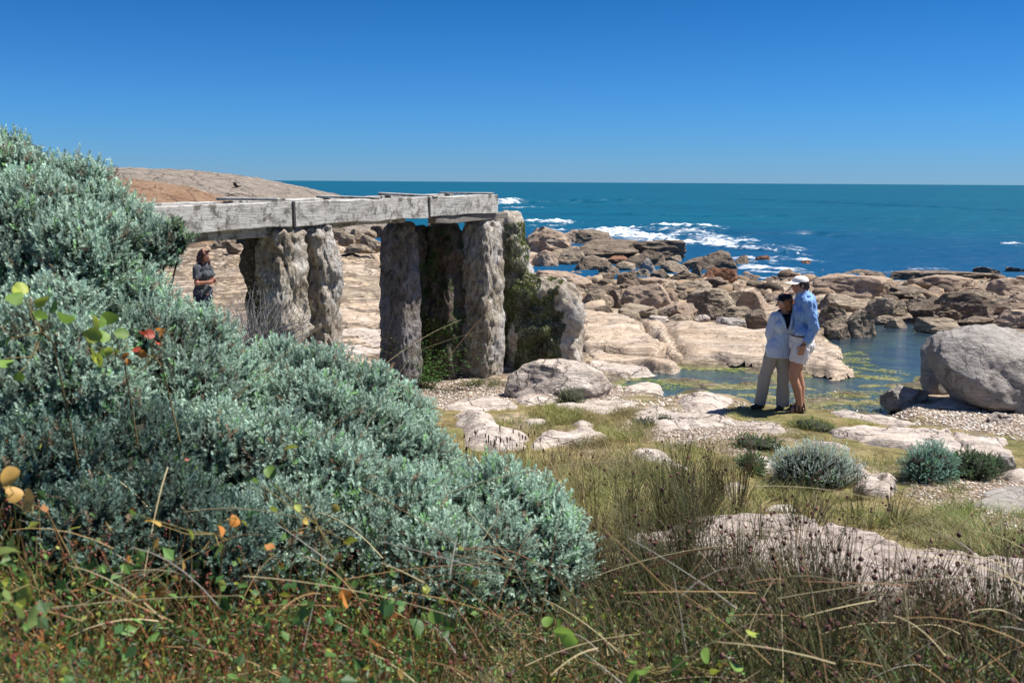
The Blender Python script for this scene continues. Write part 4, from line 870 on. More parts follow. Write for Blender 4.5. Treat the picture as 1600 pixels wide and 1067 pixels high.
def stalks():
    rg = np.random.default_rng(77); a = Acc(); LN = [ # photo pixels (x0,y0,x1,y1) and depth, real 3-D stalks lying over the shrubs
      (1160,1010,1210,905,3.2),(1205,860,1255,990,3.4),(440,860,640,770,3.6),(590,830,720,735,3.7),(480,700,560,640,4.2),(1215,935,1590,900,3.0),(1240,1060,1280,950,2.8),
      (290,800,480,812,3.0),(540,905,800,880,3.1),(630,925,830,985,3.0),(730,800,830,930,3.5),(700,770,980,720,3.7),(150,1065,205,1015,2.6),(1180,760,1420,795,4.2),(1350,860,1600,760,4.0),
      (270,700,180,900,3.1),(262,730,225,900,3.0),(620,600,660,640,5.0),(700,560,780,470,6.0),(560,690,640,560,4.6),(350,640,520,500,4.5),(930,900,1150,850,3.8),(1010,1020,1110,860,3.2),
      (1400,1040,1600,930,2.9),(820,1040,1000,990,3.0),(380,900,700,960,2.8),(0,960,380,930,2.6),(560,760,760,880,3.6),(1470,960,1560,800,3.6),(1100,900,1170,780,4.0),(640,555,760,515,6.5),(600,570,720,500,6.5)]
    for (x0, y0, x1, y1, D) in LN:
        p = np.array(U(x0, y0, D)); q = np.array(U(x1, y1, D+rg.uniform(-.3, .3))); m = (p+q)/2+np.array([0, 0, .05*rg.random()+.02]); ks = np.linspace(0, 1, 9)[:, None]
        pts = (1-ks)**2*p+2*ks*(1-ks)*m+ks**2*q; a.add(*tube(pts, np.linspace(.0020, .0009, 9), 4), np.array(STR if rg.random() < .65 else (.33, .20, .09))*rg.uniform(.7, 1.1))
    for k in range(230):
        px = rg.uniform(-40, 1640); py = rg.uniform(840, 1150) if px > 900 or rg.random() < .6 else rg.uniform(700, 1100); D = rg.uniform(2.5, 3.9); c = np.array(U(px, py, D)); an = rg.uniform(0, 6.28)
        z = float(H(c[0:1], c[1:2])[0]); c[2] = max(c[2], z+.1); 
        if c[2] > z+.75: continue
        d = np.array([math.cos(an), math.sin(an)*.5, rg.uniform(-.1, .8)]); d /= np.linalg.norm(d); L = rg.uniform(.12, .5); ks = np.linspace(-.5, .5, 6)[:, None]
        pts = c+d*L*ks+np.array([0, 0, -1.])*(ks**2)*L*rg.uniform(0, .5); a.add(*tube(pts, np.linspace(.0024, .001, 6), 3), pick(rg, 1, [STR, (.33, .22, .10), (.22, .12, .06), GRY], [2, 2, 2, 1.5])[0])
    tag(a.build('dry_stalks', M['dry'], smooth=True), 'tangle of straw and brown dry stalks over the foreground plants', 'dry grass', kind='stuff')
stalks()
def undergrowth():
    """the green, yellow and red undergrowth at the bottom of the photo, grown up from the slope"""
    rg = np.random.default_rng(91); a = Acc(); tv, tf = leaf_t(.75, .25)
    def volume(n, poly, h0, h1_, s0, s1, pal, wt, upv=.8, wide=None, hk=None):
        x, y = pxpoly(poly, n, rg, slabs=False); z = H(x, y)+rg.uniform(h0, h1_, len(x))*(.75+.45*fbm(P3(x*2.2, y*2.2, 4), 3)); m = len(x)
        v, f = scatter(*(wide or (tv, tf)), basis(rg.normal(size=(m, 3))+[0, 0, upv], rg.uniform(0, 6.28, m)), rg.uniform(s0, s1, m), np.stack([x, y, z], 1)); mm = len((wide or (tv, tf))[0]); a.add(v, f, np.repeat(pick(rg, m, pal, wt, .35), mm, axis=0))
    LEFT = [(-250,860),(60,850),(300,870),(560,930),(700,980),(760,1500),(-400,1500)]; BACK = [(-250,850),(60,840),(330,860),(560,920),(560,1020),(300,1000),(-250,980)]
    G1 = (.055, .13, .035); G2 = (.13, .25, .06); YG = (.27, .30, .05); OR = (.42, .18, .05); RD = (.24, .05, .03); RU = (.30, .13, .045)
    nar = quad_t(.22)
    volume(70000, LEFT, .02, .50, .015, .04, [G1, G2, (.12, .17, .11), RU, BRN, RD, YG], [4, 7, 3, 2.2, 1.2, .8, 1.2], 1.0, nar)
    volume(26000, BACK, .25, .78, .015, .038, [G1, G2, (.12, .17, .11), RU, RD, YG], [4, 5, 3, 2.8, 1, 1.3], 1.0, nar)
    volume(2400, BACK, .35, .80, .016, .034, [G2, YG, G1, OR, RD], [3, 2, 3, .9, .8], .4)
    volume(1500, [(-300,900),(700,980),(760,1500),(-400,1500)], .45, .72, .02, .05, [G2, YG, G1, OR, (.30, .20, .06)], [4, 1.5, 4, .6, .8], .5)
    volume(14000, LEFT, .1, .52, .010, .022, [G2, G1, YG, OR, RD], [5, 4, 2, .6, 1.1], .5)
    volume(900, LEFT, .30, .58, .022, .042, [G2, YG, G1, OR], [3, 2, 3, .7], .4)
    volume(60000, [(700,960),(960,930),(1150,970),(1350,1030),(1640,1070),(1640,1500),(700,1500)], .0, .26, .015, .05, [G1, G2, OLV, BRN, GRY, STR, RU], [3.5, 2, 3, 3, 1.6, .8, 1.2], 1.0, nar)
    volume(350, [(840,1000),(1120,1000),(1200,1200),(840,1200)], .2, .34, .02, .035, [G2, YG], [2, 1], .3)
    x, y = pxpoly(LEFT, 2600, rg, slabs=False); m = len(x); z = H(x, y)-.02
    for i in range(m):
        hh = rg.uniform(.3, .62); d = rg.normal(size=2)*.12; ks = np.array([0, .5, 1.])
        a.add(*tube(np.stack([x[i]+d[0]*ks**2, y[i]+d[1]*ks**2, z[i]+hh*ks], 1), [.002, .0018, .001], 3), pick(rg, 1, [(.24, .11, .045), (.10, .12, .03), (.34, .22, .09)], [4, 2, 1.5])[0])
        if rg.random() < .35:
            v, f = ico(1); 
            for k in range(rg.integers(2, 7)):
                q = np.array([x[i]+d[0], y[i]+d[1], z[i]+hh-k*.011]); a.add(v*rg.uniform(.003, .0065)+q+rg.normal(size=3)*.006, f, np.array([.20, .05, .035])*rg.uniform(.6, 1.5))
    tag(a.build('undergrowth', M['leaf'], smooth=False), 'dark tangled undergrowth of small green, yellow and red leaves at the bottom left', 'undergrowth', kind='stuff')
undergrowth()
def creeper(name, label, spots, D, size, cols, seed):
    rg = np.random.default_rng(seed); c0 = U(spots[0][0], spots[0][1], D); zg = h1(c0.x, c0.y); root = empty(name, (c0.x, c0.y, zg), label, 'creeper', None)
    n = 14; an = np.linspace(0, 2*np.pi, n, endpoint=False); rim = np.stack([np.sin(an)*(.52+.05*np.cos(3*an)), .10*np.cos(2*an), .5-.5*np.cos(an)], 1); tv = np.concatenate([rim, [[0, -.10, .45]]]); tf = [np.array([[k, (k+1) % n, n] for k in range(n)])]
    a = Acc(); pts = []
    for (px, py) in spots:
        p = np.array(U(px, py, D+rg.uniform(-.12, .12))); pts.append(p); d = rg.normal(size=(1, 3))*.6+np.array([[0, -.4, .5]]); v, f = scatter(tv, tf, basis(d, rg.uniform(0, 6.28, 1)), np.array([size*rg.uniform(.7, 1.25)]), p[None]); a.add(v, f, pick(rg, 1, cols, [1]*len(cols), .2)[0])
    a.build('leaves', M['leaf'], root, True, (c0.x, c0.y, zg)); s = Acc()
    c1 = np.array([c0.x, c0.y, zg]); left = [p for p in pts]; hub = np.mean(pts, 0)+np.array([0, .10, -.06]); s.add(*tube([c1+np.array([0, .3, 0]), (c1+hub)/2+np.array([.03, .28, 0]), hub+np.array([0, .08, -.05]), hub], [.005, .004, .003, .0025], 5), (.17, .12, .05))
    for p in left:
        m = (p+hub)/2+rg.normal(size=3)*.02+np.array([0, .03, -.03]); s.add(*tube([hub, m, p], [.0022, .0018, .0012], 4), (.20, .16, .06))
    s.build('stem', M['twig'], root, True, (c0.x, c0.y, zg))
YG = (.34, .40, .06); LG = (.16, .27, .05); DG = (.06, .13, .03); ORG = (.55, .22, .05); RED = (.38, .06, .03)
creeper('leafy_creeper', 'yellow green heart shaped leaves of a creeper on the left shrub', [(130,520),(150,512),(165,505),(185,498),(190,530),(172,528),(140,535),(158,548),(150,562),(160,572),(176,540),(168,556)], 3.6, .05, [YG, LG, YG], 1)
creeper('leafy_creeper', 'tall green creeper stem with leaves at the left edge, above the middle', [(12,500),(30,475),(45,450),(50,490),(62,480),(78,478),(88,490),(15,530),(8,560),(35,462),(70,500),(20,590)], 3.4, .052, [LG, LG, YG], 2)
creeper('leafy_creeper', 'small curled red leaves on a creeper in the silver shrub', [(230,520),(243,516),(236,530),(208,550),(218,558),(192,562),(198,570),(255,522),(252,538)], 3.7, .032, [RED, RED, ORG], 3)
creeper('leafy_creeper', 'large orange and yellow leaf pair at the left edge, low', [(20,785),(15,760),(35,776)], 2.7, .055, [ORG, (.60,.36,.10)], 4)
creeper('leafy_creeper', 'orange and green leaves at the lower left centre', [(218,805),(228,812),(370,810),(382,816),(350,828),(300,835),(345,855),(362,822)], 2.9, .04, [ORG, LG, YG, (.45,.30,.08)], 5)
creeper('leafy_creeper', 'big pale green leaf pair at the bottom left edge', [(15,850),(10,928),(30,935),(35,860),(55,980)], 2.5, .075, [(.24,.33,.10), YG], 6)
creeper('leafy_creeper', 'single orange leaf low in the middle of the undergrowth', [(535,930),(545,938)], 2.9, .045, [ORG], 7)
creeper('leafy_creeper', 'dark green broad leaf at the bottom middle', [(660,975),(670,968),(690,980)], 2.9, .06, [DG, LG], 8)
creeper('leafy_creeper', 'bright green leaves low in front of the rushes, centre right', [(870,985),(885,990),(880,1005),(865,970)], 3.0, .055, [LG, (.2,.33,.06)], 9)
creeper('leafy_creeper', 'green and yellow leaves at the bottom edge below the rushes', [(990,1035),(1010,1040),(1070,1045),(1110,1030),(1125,1050),(1175,985),(1160,1045),(1000,1055)], 2.9, .045, [LG, YG, LG], 10)
creeper('leafy_creeper', 'green and yellow leaves scattered over the lower middle shrub', [(412,740),(405,755),(430,800),(470,790),(520,800),(545,840),(480,820),(455,700),(540,850),(600,1000)], 3.2, .035, [LG, YG, (.45,.34,.07)], 11)

# ------------------------------------------------------------------ moss, pebbles, algae
def mossy(parent, rock, n, sel, name='moss', pal=((.07, .13, .025), (.14, .20, .04), (.24, .22, .08), (.13, .09, .045)), wt=(4, 3, 1.6, 1.5), s=(.012, .03), seed=3, droop=-.3):
    rg = np.random.default_rng(seed); v, f = rock; tri = v[f]; nr = np.cross(tri[:, 1]-tri[:, 0], tri[:, 2]-tri[:, 0]); ar = np.linalg.norm(nr, axis=1); c = tri.mean(1); nr = nr/ar[:, None]
    k = sel(c, nr); p = ar*k; p /= p.sum(); i = rg.choice(len(f), n, p=p); w = rg.dirichlet((1, 1, 1), n); q = (tri[i]*w[:, :, None]).sum(1)
    tv, tf = quad_t(.5); V, Fs = scatter(tv, tf, basis(nr[i]+rg.normal(size=(n, 3))*.6+[0, 0, droop], rg.uniform(0, 6.28, n)), rg.uniform(*s, n), q-nr[i]*.004)
    a = Acc(); hue = np.clip(fbm(q*3, 3)+1, .4, 1.6)[:, None]; a.add(V, Fs, np.repeat(pick(rg, n, pal, wt)*hue, 4, axis=0)); w0 = parent['_w']; return a.build(name, M['leaf'], parent, False, w0)
mossy(mn, mq, 60000, lambda c, n: (fbm(c*np.array([3., 3, 1.2])+4, 3)+.72-np.abs((c[:, 0]-.55)-(1.6-c[:, 2])*.35)*1.1 > 0)*(n[:, 1] < .3)*(n[:, 2] < .95)*(c[:, 0]+.12*fbm(c*4, 3) < .80), seed=4)
mossy(mn, mt, 22000, lambda c, n: ((fbm(c*3+9, 3)+.32 > 0) & (c[:, 2] < 3.25) & (n[:, 1] < .2) & (c[:, 0] > -.14) & (c[:, 0] < .26)), seed=5)
def zsel(lo, hi, th): return lambda c, n: (fbm(c*3+1, 3) > th)*(c[:, 2] > lo)*(c[:, 2] < hi)*(n[:, 1] < .5)
BG_ = ((.035, .14, .02), (.08, .24, .04), (.14, .30, .06), (.06, .06, .03))
mossy(pr, pB, 9000, zsel(1.1, 3.2, .0), seed=6, pal=BG_); mossy(pr, pW, 12000, zsel(.9, 2.7, -.15), seed=7, pal=BG_, s=(.015, .035))
mossy(pr, pC, 1500, lambda c, n: (fbm(c*3+2, 3) > .15)*(n[:, 0] < -.2), seed=8)
def fern(c, x, y, wdt, hgt, n, label, seed, pal, Y=None):
    rg = np.random.default_rng(seed); px, py = crop(c, x, y); g = G(px, py) if Y is None else Vector((U(px, py, Y).x, Y, h1(U(px, py, Y).x, Y))); root = empty('fern', (g.x, g.y, g.z), label, 'plant', None); a = Acc(); tv, tf = leaf_t(.45, .2)
    for k in range(n):
        b = np.array([g.x+rg.normal()*wdt*.5, g.y+rg.normal()*wdt*.3, g.z]); d = np.array([rg.normal()*.5, rg.normal()*.5, 1]); d /= np.linalg.norm(d); L = hgt*rg.uniform(.4, 1); ks = np.linspace(0, 1, 12)
        pts = b+d*L*ks[:, None]+np.array([d[0], d[1], -.6])*L*.6*(ks**2)[:, None]; a.add(*tube(pts[::3], .002, 3), (.08, .07, .03))
        m = len(pts)*2; q = np.repeat(pts, 2, 0); dd = np.tile([[1, 0, .2], [-1, 0, .2]], (len(pts), 1))+rg.normal(size=(m, 3))*.4; V, Fs = scatter(tv, tf, basis(dd), rg.uniform(.02, .05, m)*np.repeat(1.1-ks*.7, 2), q); a.add(V, Fs, np.repeat(pick(rg, m, pal, [1]*len(pal)), 5, axis=0))
    a.build('fronds', M['leaf'], root, False, (g.x, g.y, g.z))
fern('c2', 335, 960, .12, 2.0, 70, 'bright green fern climbing out of the dark gap of the right pier', 3, ((.06, .22, .03), (.12, .34, .06), (.2, .38, .09)), 14.35)
fern('c2', 400, 960, .35, .5, 80, 'low dark green ferns at the foot of the right pier', 4, ((.06, .12, .03), (.12, .14, .05), (.16, .13, .06)))
fern('c2', 600, 1010, .35, .18, 50, 'small leafy weeds spreading between pier and pale boulder', 5, ((.08, .13, .04), (.18, .18, .07)))
def pebbles():
    rg = np.random.default_rng(61); a = Acc(); iv, if_ = ico(1)
    for poly, n, s0, s1 in (([(1340,640),(1420,628),(1640,640),(1640,690),(1500,672),(1380,662)], 5200, .008, .03), ([(990,640),(1160,640),(1240,690),(1160,712),(1060,700),(960,680)], 3500, .007, .022),
                    ([(1430,735),(1640,730),(1640,830),(1460,800)], 3000, .006, .025), ([(640,585),(770,600),(830,625),(700,640)], 2200, .008, .03), ([(900,585),(1050,605),(1180,635),(1000,640),(900,612)], 2500, .01, .035), ([(1180,630),(1400,650),(1390,600),(1250,600)], 400, .008, .025)):
        x, y = pxpoly(poly, n, rg); m = len(x); z = H(x, y); S = rg.uniform(s0, s1, m)**1.0; T = np.stack([x, y, z], 1)
        sc = S[:, None]*rg.uniform(.5, 1, (m, 3))*np.array([1, 1, .6]); v, f = scatter(iv, [if_], basis(rg.normal(size=(m, 3))*.3+[0, 0, 1], rg.uniform(0, 6.28, m)), sc, T); a.add(v, f, np.repeat(pick(rg, m, [(.55, .48, .40), (.40, .30, .22), (.66, .62, .56), (.22, .17, .13)], [3, 3, 2, 1.5]), len(iv), axis=0))
    tag(a.build('pebbles', M['stone'], smooth=True), 'small mixed pebbles and gravel between the flat rocks', 'pebbles', kind='stuff')
pebbles()
def cobbles():
    rg = np.random.default_rng(62); a = Acc(); iv, if_ = ico(2); n = 2200; x = rg.uniform(-16, 30, n); y = rg.uniform(24, 47, n); k = (np.abs(x/y) < .62) & (fbm(P3(x*.4, y*.4, 2), 3) > -.5) & ((x > -1) | (y > 31)); x, y = x[k], y[k]; z = H(x, y); k = z > -.25; x, y, z = x[k], y[k], z[k]; m = len(x)
    S = (.07+.36*rg.random(m)**2.2)[:, None]*rg.uniform(.5, 1.1, (m, 3))*np.array([1, 1, .65]); v, f = scatter(iv, [if_], basis(rg.normal(size=(m, 3))*.3+[0, 0, 1], rg.uniform(0, 6.28, m)), S, np.stack([x, y, z], 1)); v = v+(fbm(v*4, 3)*.09)[:, None]
    a.add(v, f, np.repeat(pick(rg, m, [(.28, .20, .13), (.17, .12, .08), (.36, .28, .20), (.10, .075, .055)], [3, 3, 1.5, 2]), len(iv), axis=0))
    tag(a.build('cobbles', M['cob'], smooth=True), 'small cobbles filling the gaps between the shore boulders', 'cobbles', kind='stuff')
M['cob'] = vcol('cobble_stone', .9, nscale=9, bstr=.7)
cobbles()
def algae():
    rg = np.random.default_rng(71); a = Acc(); tv, tf = quad_t(.8)
    for poly, n, pal in (([(1290,545),(1340,540),(1375,560),(1360,585),(1320,582)], 5200, [(.32, .33, .12), (.20, .25, .08)]), ([(1350,560),(1420,568),(1410,585),(1360,580)], 1800, [(.34, .34, .14), (.24, .27, .09)]),
             ([(930,582),(1000,574),(1090,585),(1060,600),(980,598)], 2600, [(.12, .22, .06), (.30, .34, .08)]), ([(1180,600),(1420,598),(1400,645),(1250,635)], 6000, [(.28, .28, .12), (.16, .19, .07), (.34, .30, .17)]), ([(1060,562),(1190,568),(1190,576),(1060,570)], 1200, [(.3, .36, .08)])):
        x, y = pxpoly(poly, n, rg, False); k = fbm(P3(x*2.4, y*3.5, 9), 4) > .02; x, y = x[k], y[k]; m = len(x)
        d = rg.normal(size=(m, 3)); d[:, 2] *= .06; v, f = scatter(tv, tf, basis(d), rg.uniform(.015, .05, m), np.stack([x, y, POOLZ+.004+rg.random(m)*.006], 1)); a.add(v, f, np.repeat(pick(rg, m, pal, [1]*len(pal)), 4, axis=0))
    tag(a.build('algae', M['leaf'], smooth=False), 'yellow green algae floating in the shallow rock pool', 'algae', kind='stuff')
algae()

# ------------------------------------------------------------------ people
def cone(p, r, q, s, n=16):
    p, q = np.array(p, float), np.array(q, float); d = q-p; L = np.linalg.norm(d); B_ = basis((d/L)[None])[0]; ph = np.linspace(0, np.pi/2, 6); rows = []
    for a in ph[::-1]: rows.append((-math.sin(a)*r, math.cos(a)*r))
    for a in ph: rows.append((L+math.sin(a)*s, math.cos(a)*s))
    th = np.linspace(0, 2*np.pi, n, endpoint=False); V = np.concatenate([[[math.cos(t)*max(w, 1e-4), math.sin(t)*max(w, 1e-4), z] for t in th] for z, w in rows]); V = V @ B_.T+p
    m = len(rows); f = [[i*n+k, i*n+(k+1) % n, (i+1)*n+(k+1) % n, (i+1)*n+k] for i in range(m-1) for k in range(n)]
    return V, np.array(f)
def ell(c, r, rot=None):
    v, f = ico(4); q = v*np.array(r)
    if rot is not None: q = q @ np.array(Euler([R_(k) for k in rot]).to_matrix()).T
    return q+np.array(c), f
def fuse(prims, voxel, smooth=3):
    a = Acc()
    for v, f in prims: a.add(v, f, (1, 1, 1))
    o = mesh_np('tmp', np.concatenate(a.v), [np.concatenate(x) for x in a.f.values()])
    m = o.modifiers.new('r', 'REMESH'); m.mode = 'VOXEL'; m.voxel_size = voxel; m.use_smooth_shade = True
    if smooth: k = o.modifiers.new('s', 'SMOOTH'); k.factor = .5; k.iterations = smooth
    dg = bpy.context.evaluated_depsgraph_get(); ev = o.evaluated_get(dg); me = ev.to_mesh()
    V = np.zeros(len(me.vertices)*3); me.vertices.foreach_get('co', V); V = V.reshape(-1, 3)
    F = [tuple(p.vertices) for p in me.polygons]; ev.to_mesh_clear(); bpy.data.objects.remove(o, do_unlink=True)
    q = np.array([f for f in F if len(f) == 4]); t = np.array([f for f in F if len(f) == 3])
    return V, [x for x in (q, t) if len(x)]
def limb(pts, rad): return [cone(pts[i], rad[i], pts[i+1], rad[i+1]) for i in range(len(pts)-1)]
def hand(wr, d, side, curl=.4, s=1.0):
    """palm, four unequal bent fingers and a thumb; d along the hand, side towards the thumb"""
    wr, d, side = (np.array(k, float) for k in (wr, d, side)); d /= np.linalg.norm(d); side -= d*side.dot(d); side /= np.linalg.norm(side); pn = np.cross(d, side)
    P = [cone(wr, .024*s, wr+d*.045*s+side*.012, .020*s), cone(wr, .024*s, wr+d*.045*s-side*.014, .019*s), cone(wr+d*.03*s+side*.018*s, .015*s, wr+d*.085*s+side*.022*s, .013*s), cone(wr+d*.03*s-side*.018*s, .015*s, wr+d*.08*s-side*.024*s, .013*s), cone(wr+d*.04*s, .018*s, wr+d*.085*s, .014*s)]
    for k, (o, L) in enumerate(((.029, .070), (.010, .079), (-.010, .073), (-.028, .056))):
        b = wr+d*.082*s+side*o*s; a = curl*.6; m = b+(d*math.cos(a)+pn*math.sin(a))*L*.45*s; a = curl*1.7; t = m+(d*math.cos(a)+pn*math.sin(a))*L*.32*s; a = curl*2.6; u = t+(d*math.cos(a)+pn*math.sin(a))*L*.26*s
        P += limb([b, m, t, u], [.0098*s, .0088*s, .008*s, .0068*s])
    b = wr+d*.022*s+side*.026*s; m = b+(d*.6+side*.75+pn*.15)*.034*s; t = m+(d*.9+side*.3+pn*.3)*.028*s; P += limb([b, m, t], [.0125*s, .0105*s, .0085*s]); return P
def headp(c, f, s=1.0, up=(0, 0, 1)):
    """skull, jaw, nose, brow, lips, ears; f = facing"""
    c, f, up = (np.array(k, float) for k in (c, f, up)); f /= np.linalg.norm(f); up = up-f*up.dot(f); up /= np.linalg.norm(up); r = np.cross(f, up); P = []
    A = lambda x, y, z: c+(r*x+f*y+up*z)*s
    Mx = np.stack([r, f, up], 1)
    def E(x, y, z, a, b, d): v, g = ico(3); P.append(((v*np.array([a, b, d])*s) @ Mx.T+A(x, y, z), g))
    E(0, -.012, .03, .074, .092, .088); E(0, .012, -.02, .062, .078, .085); E(0, .040, -.078, .038, .040, .030); E(.03, .012, -.06, .032, .05, .032); E(-.03, .012, -.06, .032, .05, .032)
    P.append(cone(A(0, .088, .012), .008*s, A(0, .108, -.024), .0135*s)); E(.012, .095, -.03, .009, .010, .008); E(-.012, .095, -.03, .009, .010, .008)
    E(.03, .078, .022, .022, .012, .008); E(-.03, .078, .022, .022, .012, .008)
    E(0, .084, -.053, .022, .012, .006); E(0, .081, -.064, .019, .012, .007); E(.045, .055, -.02, .022, .022, .02); E(-.045, .055, -.02, .022, .022, .02)
    for q in (-1, 1): E(q*.076, -.008, -.008, .009, .020, .031)
    E(.029, .078, .004, .013, .010, .008); E(-.029, .078, .004, .013, .010, .008)
    return P, A
def skincol(V, A, c, f, s, skin, lips=(.36, .14, .11)):
    col = np.tile(np.array(skin), (len(V), 1)).astype(float); 
    for x in (-.029, .029): d = np.linalg.norm(V-A(x, .088, .004), axis=1); col[d < .011*s] = (.62, .58, .54); col[d < .0062*s] = (.04, .025, .02); 
    for x in (-.029, .029): d = np.linalg.norm((V-A(x, .092, .024))*np.array([1, 1, 2.2]), axis=1); col[d < .016*s] = (.07, .04, .025)
    d = np.linalg.norm((V-A(0, .094, -.058))*np.array([1, 1, 2.]), axis=1); col[d < .02*s] = lips
    col *= (1+.12*fbm(V*14, 3))[:, None]; return col
def folds(V, amp, sc=(9, 9, 4), seed=0):
    c = V.mean(0); d = V-c; d[:, 2] *= .2; n = np.linalg.norm(d, axis=1, keepdims=True)+1e-6; w = fbm(V*np.array(sc)+seed, 4, .55); return V+d/n*(np.abs(w)*2-.35)[:, None]*amp
def skinmat():
    m = vcol('skin', .5, 0, .35); return m
M['skin'] = skinmat()
def cloth(name, c, amt=.25, sc=60): return plain(name, c, .85, sc, amt, 0, .25, .004, .15)
def capmesh(A, s, col_crown, col_brim, f, name, parent, mats, loc, tiltz=0):
    """rounded crown with six panels and a curved, thick peak"""
    n = 36; V = []; C = []
    for i, ph in enumerate(np.linspace(0, 1, 9)):
        zz = math.sin(ph*math.pi/2)*.074; rr = math.cos(ph*math.pi/2)**.75
        for k in range(n):
            t = 2*np.pi*k/n; V.append(A(math.cos(t)*.088*rr, math.sin(t)*.104*rr-.008, .036+zz+.0015*abs(math.cos(3*t)))); C.append(col_crown)
    F_ = [[i*n+k, i*n+(k+1) % n, (i+1)*n+(k+1) % n, (i+1)*n+k] for i in range(8) for k in range(n)]
    crown = Acc(); crown.add(np.array(V), np.array(F_), np.array(C)); v, g = ico(2); crown.add(v*.008*s+A(0, -.008, .119), g, col_crown); o = crown.build(name, mats, parent, True, loc)
    b = Acc(); m = 14; rows = []
    for lay in (0, 1):
        for j in range(6):
            for k in range(m+1):
                t = math.pi*(.10+.80*k/m); u = j/5; x = math.cos(t)*.086; y0 = math.sin(t)*.10-.008; y = y0+u*.088*math.sin(t)**.5; rows.append(A(x*(1+.05*u), y, .037-.014*u-.10*abs(x)*1.2*(.3+u)*abs(x)*12+(.004 if lay else 0)))
    rows = np.array(rows); nn = 6*(m+1); ff = [[L*nn+j*(m+1)+k, L*nn+j*(m+1)+k+1, L*nn+(j+1)*(m+1)+k+1, L*nn+(j+1)*(m+1)+k] for L in (0, 1) for j in range(5) for k in range(m)]
    ff += [[5*(m+1)+k, 5*(m+1)+k+1, nn+5*(m+1)+k+1, nn+5*(m+1)+k] for k in range(m)]
    b.add(rows, np.array(ff), col_brim); b.build('cap_peak', mats, o, True, loc); return o
M['clothv'] = vcol('cap_cloth', .8, 0, .2)

def place(pts_fn): return pts_fn
# ---- man
mg = U(1242, 647, 12.45); MZ = h1(mg.x, mg.y); O = np.array([mg.x, mg.y, MZ])
def mP(x, y, z): return O+np.array([x, y, z])
MSC = (mg.z+0-MZ)
SK = (.40, .205, .13)
headc = mP(-.015, .03, 1.635); HF = np.array([-1, -.12, -.03]); hp, HA = headp(headc, HF, 1.0)
prims = list(hp); prims += limb([mP(.045, .04, 1.44), mP(.02, .035, 1.56)], [.062, .055])
prims += limb([mP(.06, .04, 1.37), mP(.06, .04, 1.15), mP(.03, .03, .95)], [.10, .10, .11]) + [cone(mP(.06, -.12, 1.39), .045, mP(.06, .18, 1.39), .045)]
prims += [cone(mP(.03, -.06, .93), .115, mP(.03, .12, .93), .115)]
prims += limb([mP(.055, -.165, 1.41), mP(.115, -.20, 1.12), mP(.0, -.215, .90)], [.052, .042, .027]) + hand(mP(.0, -.215, .90), (-.25, .03, -1), (-1, .1, .1), .45)
prims += limb([mP(.04, .21, 1.39), mP(-.08, .34, 1.22), mP(-.22, .28, 1.08)], [.042, .042, .028]) + hand(mP(-.22, .28, 1.08), (-.8, -.5, -.5), (0, 0, 1), .5)
prims += limb([mP(.02, -.075, .90), mP(-.075, -.085, .52), mP(-.070, -.085, .47), mP(-.01, -.085, .32), mP(.035, -.085, .09)], [.095, .062, .058, .058, .036])
prims += limb([mP(.04, .11, .90), mP(.03, .10, .52), mP(.045, .10, .47), mP(.085, .10, .32), mP(.105, .09, .09)], [.095, .062, .058, .056, .036])
for (ax, ay) in ((.035, -.085), (.105, .09)):
    prims += [cone(mP(ax+.02, ay, .055), .034, mP(ax-.12, ay-.012, .040), .028), cone(mP(ax-.02, ay, .085), .035, mP(ax-.10, ay, .05), .03)]
    for k in range(5): prims += [cone(mP(ax-.13, ay-.034+k*.016, .032), .012-.001*k, mP(ax-.185+.01*k, ay-.036+k*.017, .028), .0115-.001*k)]
V, Fc = fuse(prims, .0062, 3)
man = mesh_np('person', V, Fc, M['skin'], None, skincol(V, HA, headc, HF, 1, SK), True, tuple(O)); tag(man, 'tall man in white cap, blue shirt and white shorts standing beside the woman', 'person')
def dress(name, parent, prims, mat, voxel=.009, amp=.012, sc=(9, 9, 4), seed=0, cut=None, smooth=2, label=None):
    V, Fc = fuse(prims, voxel, smooth); V = folds(V, amp, sc, seed); o = mesh_np(name, V, Fc, mat, parent, None, True, parent['_w'])
    if label: o['label'] = label
    return o
M['blue'] = cloth('blue_shirt', (.22, .38, .68)); M['white'] = cloth('white_cotton', (.74, .71, .70)); M['lblue'] = cloth('pale_blue_linen', (.46, .55, .70), .08); M['khaki'] = cloth('striped_linen', (.235, .215, .185)); M['black'] = cloth('black_knit', (.012, .012, .02)); M['greyt'] = cloth('grey_jersey', (.075, .085, .095)); M['navy'] = cloth('dark_denim', (.02, .025, .045))
sh = limb([mP(.065, .03, 1.42), mP(.075, .03, 1.22), mP(.055, .03, 1.03)], [.120, .138, .135]) + [cone(mP(.06, -.14, 1.405), .078, mP(.06, .19, 1.405), .078), cone(mP(.06, -.08, 1.28), .12, mP(.06, .14, 1.28), .12), cone(mP(.05, -.07, 1.02), .125, mP(.05, .13, 1.02), .125)]
sh += limb([mP(.06, -.165, 1.41), mP(.12, -.21, 1.12), mP(.035, -.215, .955)], [.072, .066, .044]) + limb([mP(.03, .21, 1.40), mP(-.08, .34, 1.22), mP(-.18, .30, 1.12)], [.07, .062, .045])
sh += limb([mP(.035, .04, 1.47), mP(.027, .037, 1.515)], [.085, .066])
dress('shirt', man, sh, M['blue'], amp=.024, seed=3, sc=(8, 8, 3.4))
hs = limb([mP(.035, .03, 1.0), mP(.03, .02, .88)], [.13, .14]) + [cone(mP(.035, -.07, .97), .13, mP(.035, .12, .97), .13), cone(mP(.045, -.05, .88), .14, mP(.045, .10, .88), .135)]
def legcloth(a, b, c, ra, rb): return limb([a, b, c], [ra, (ra+rb)/2, rb])
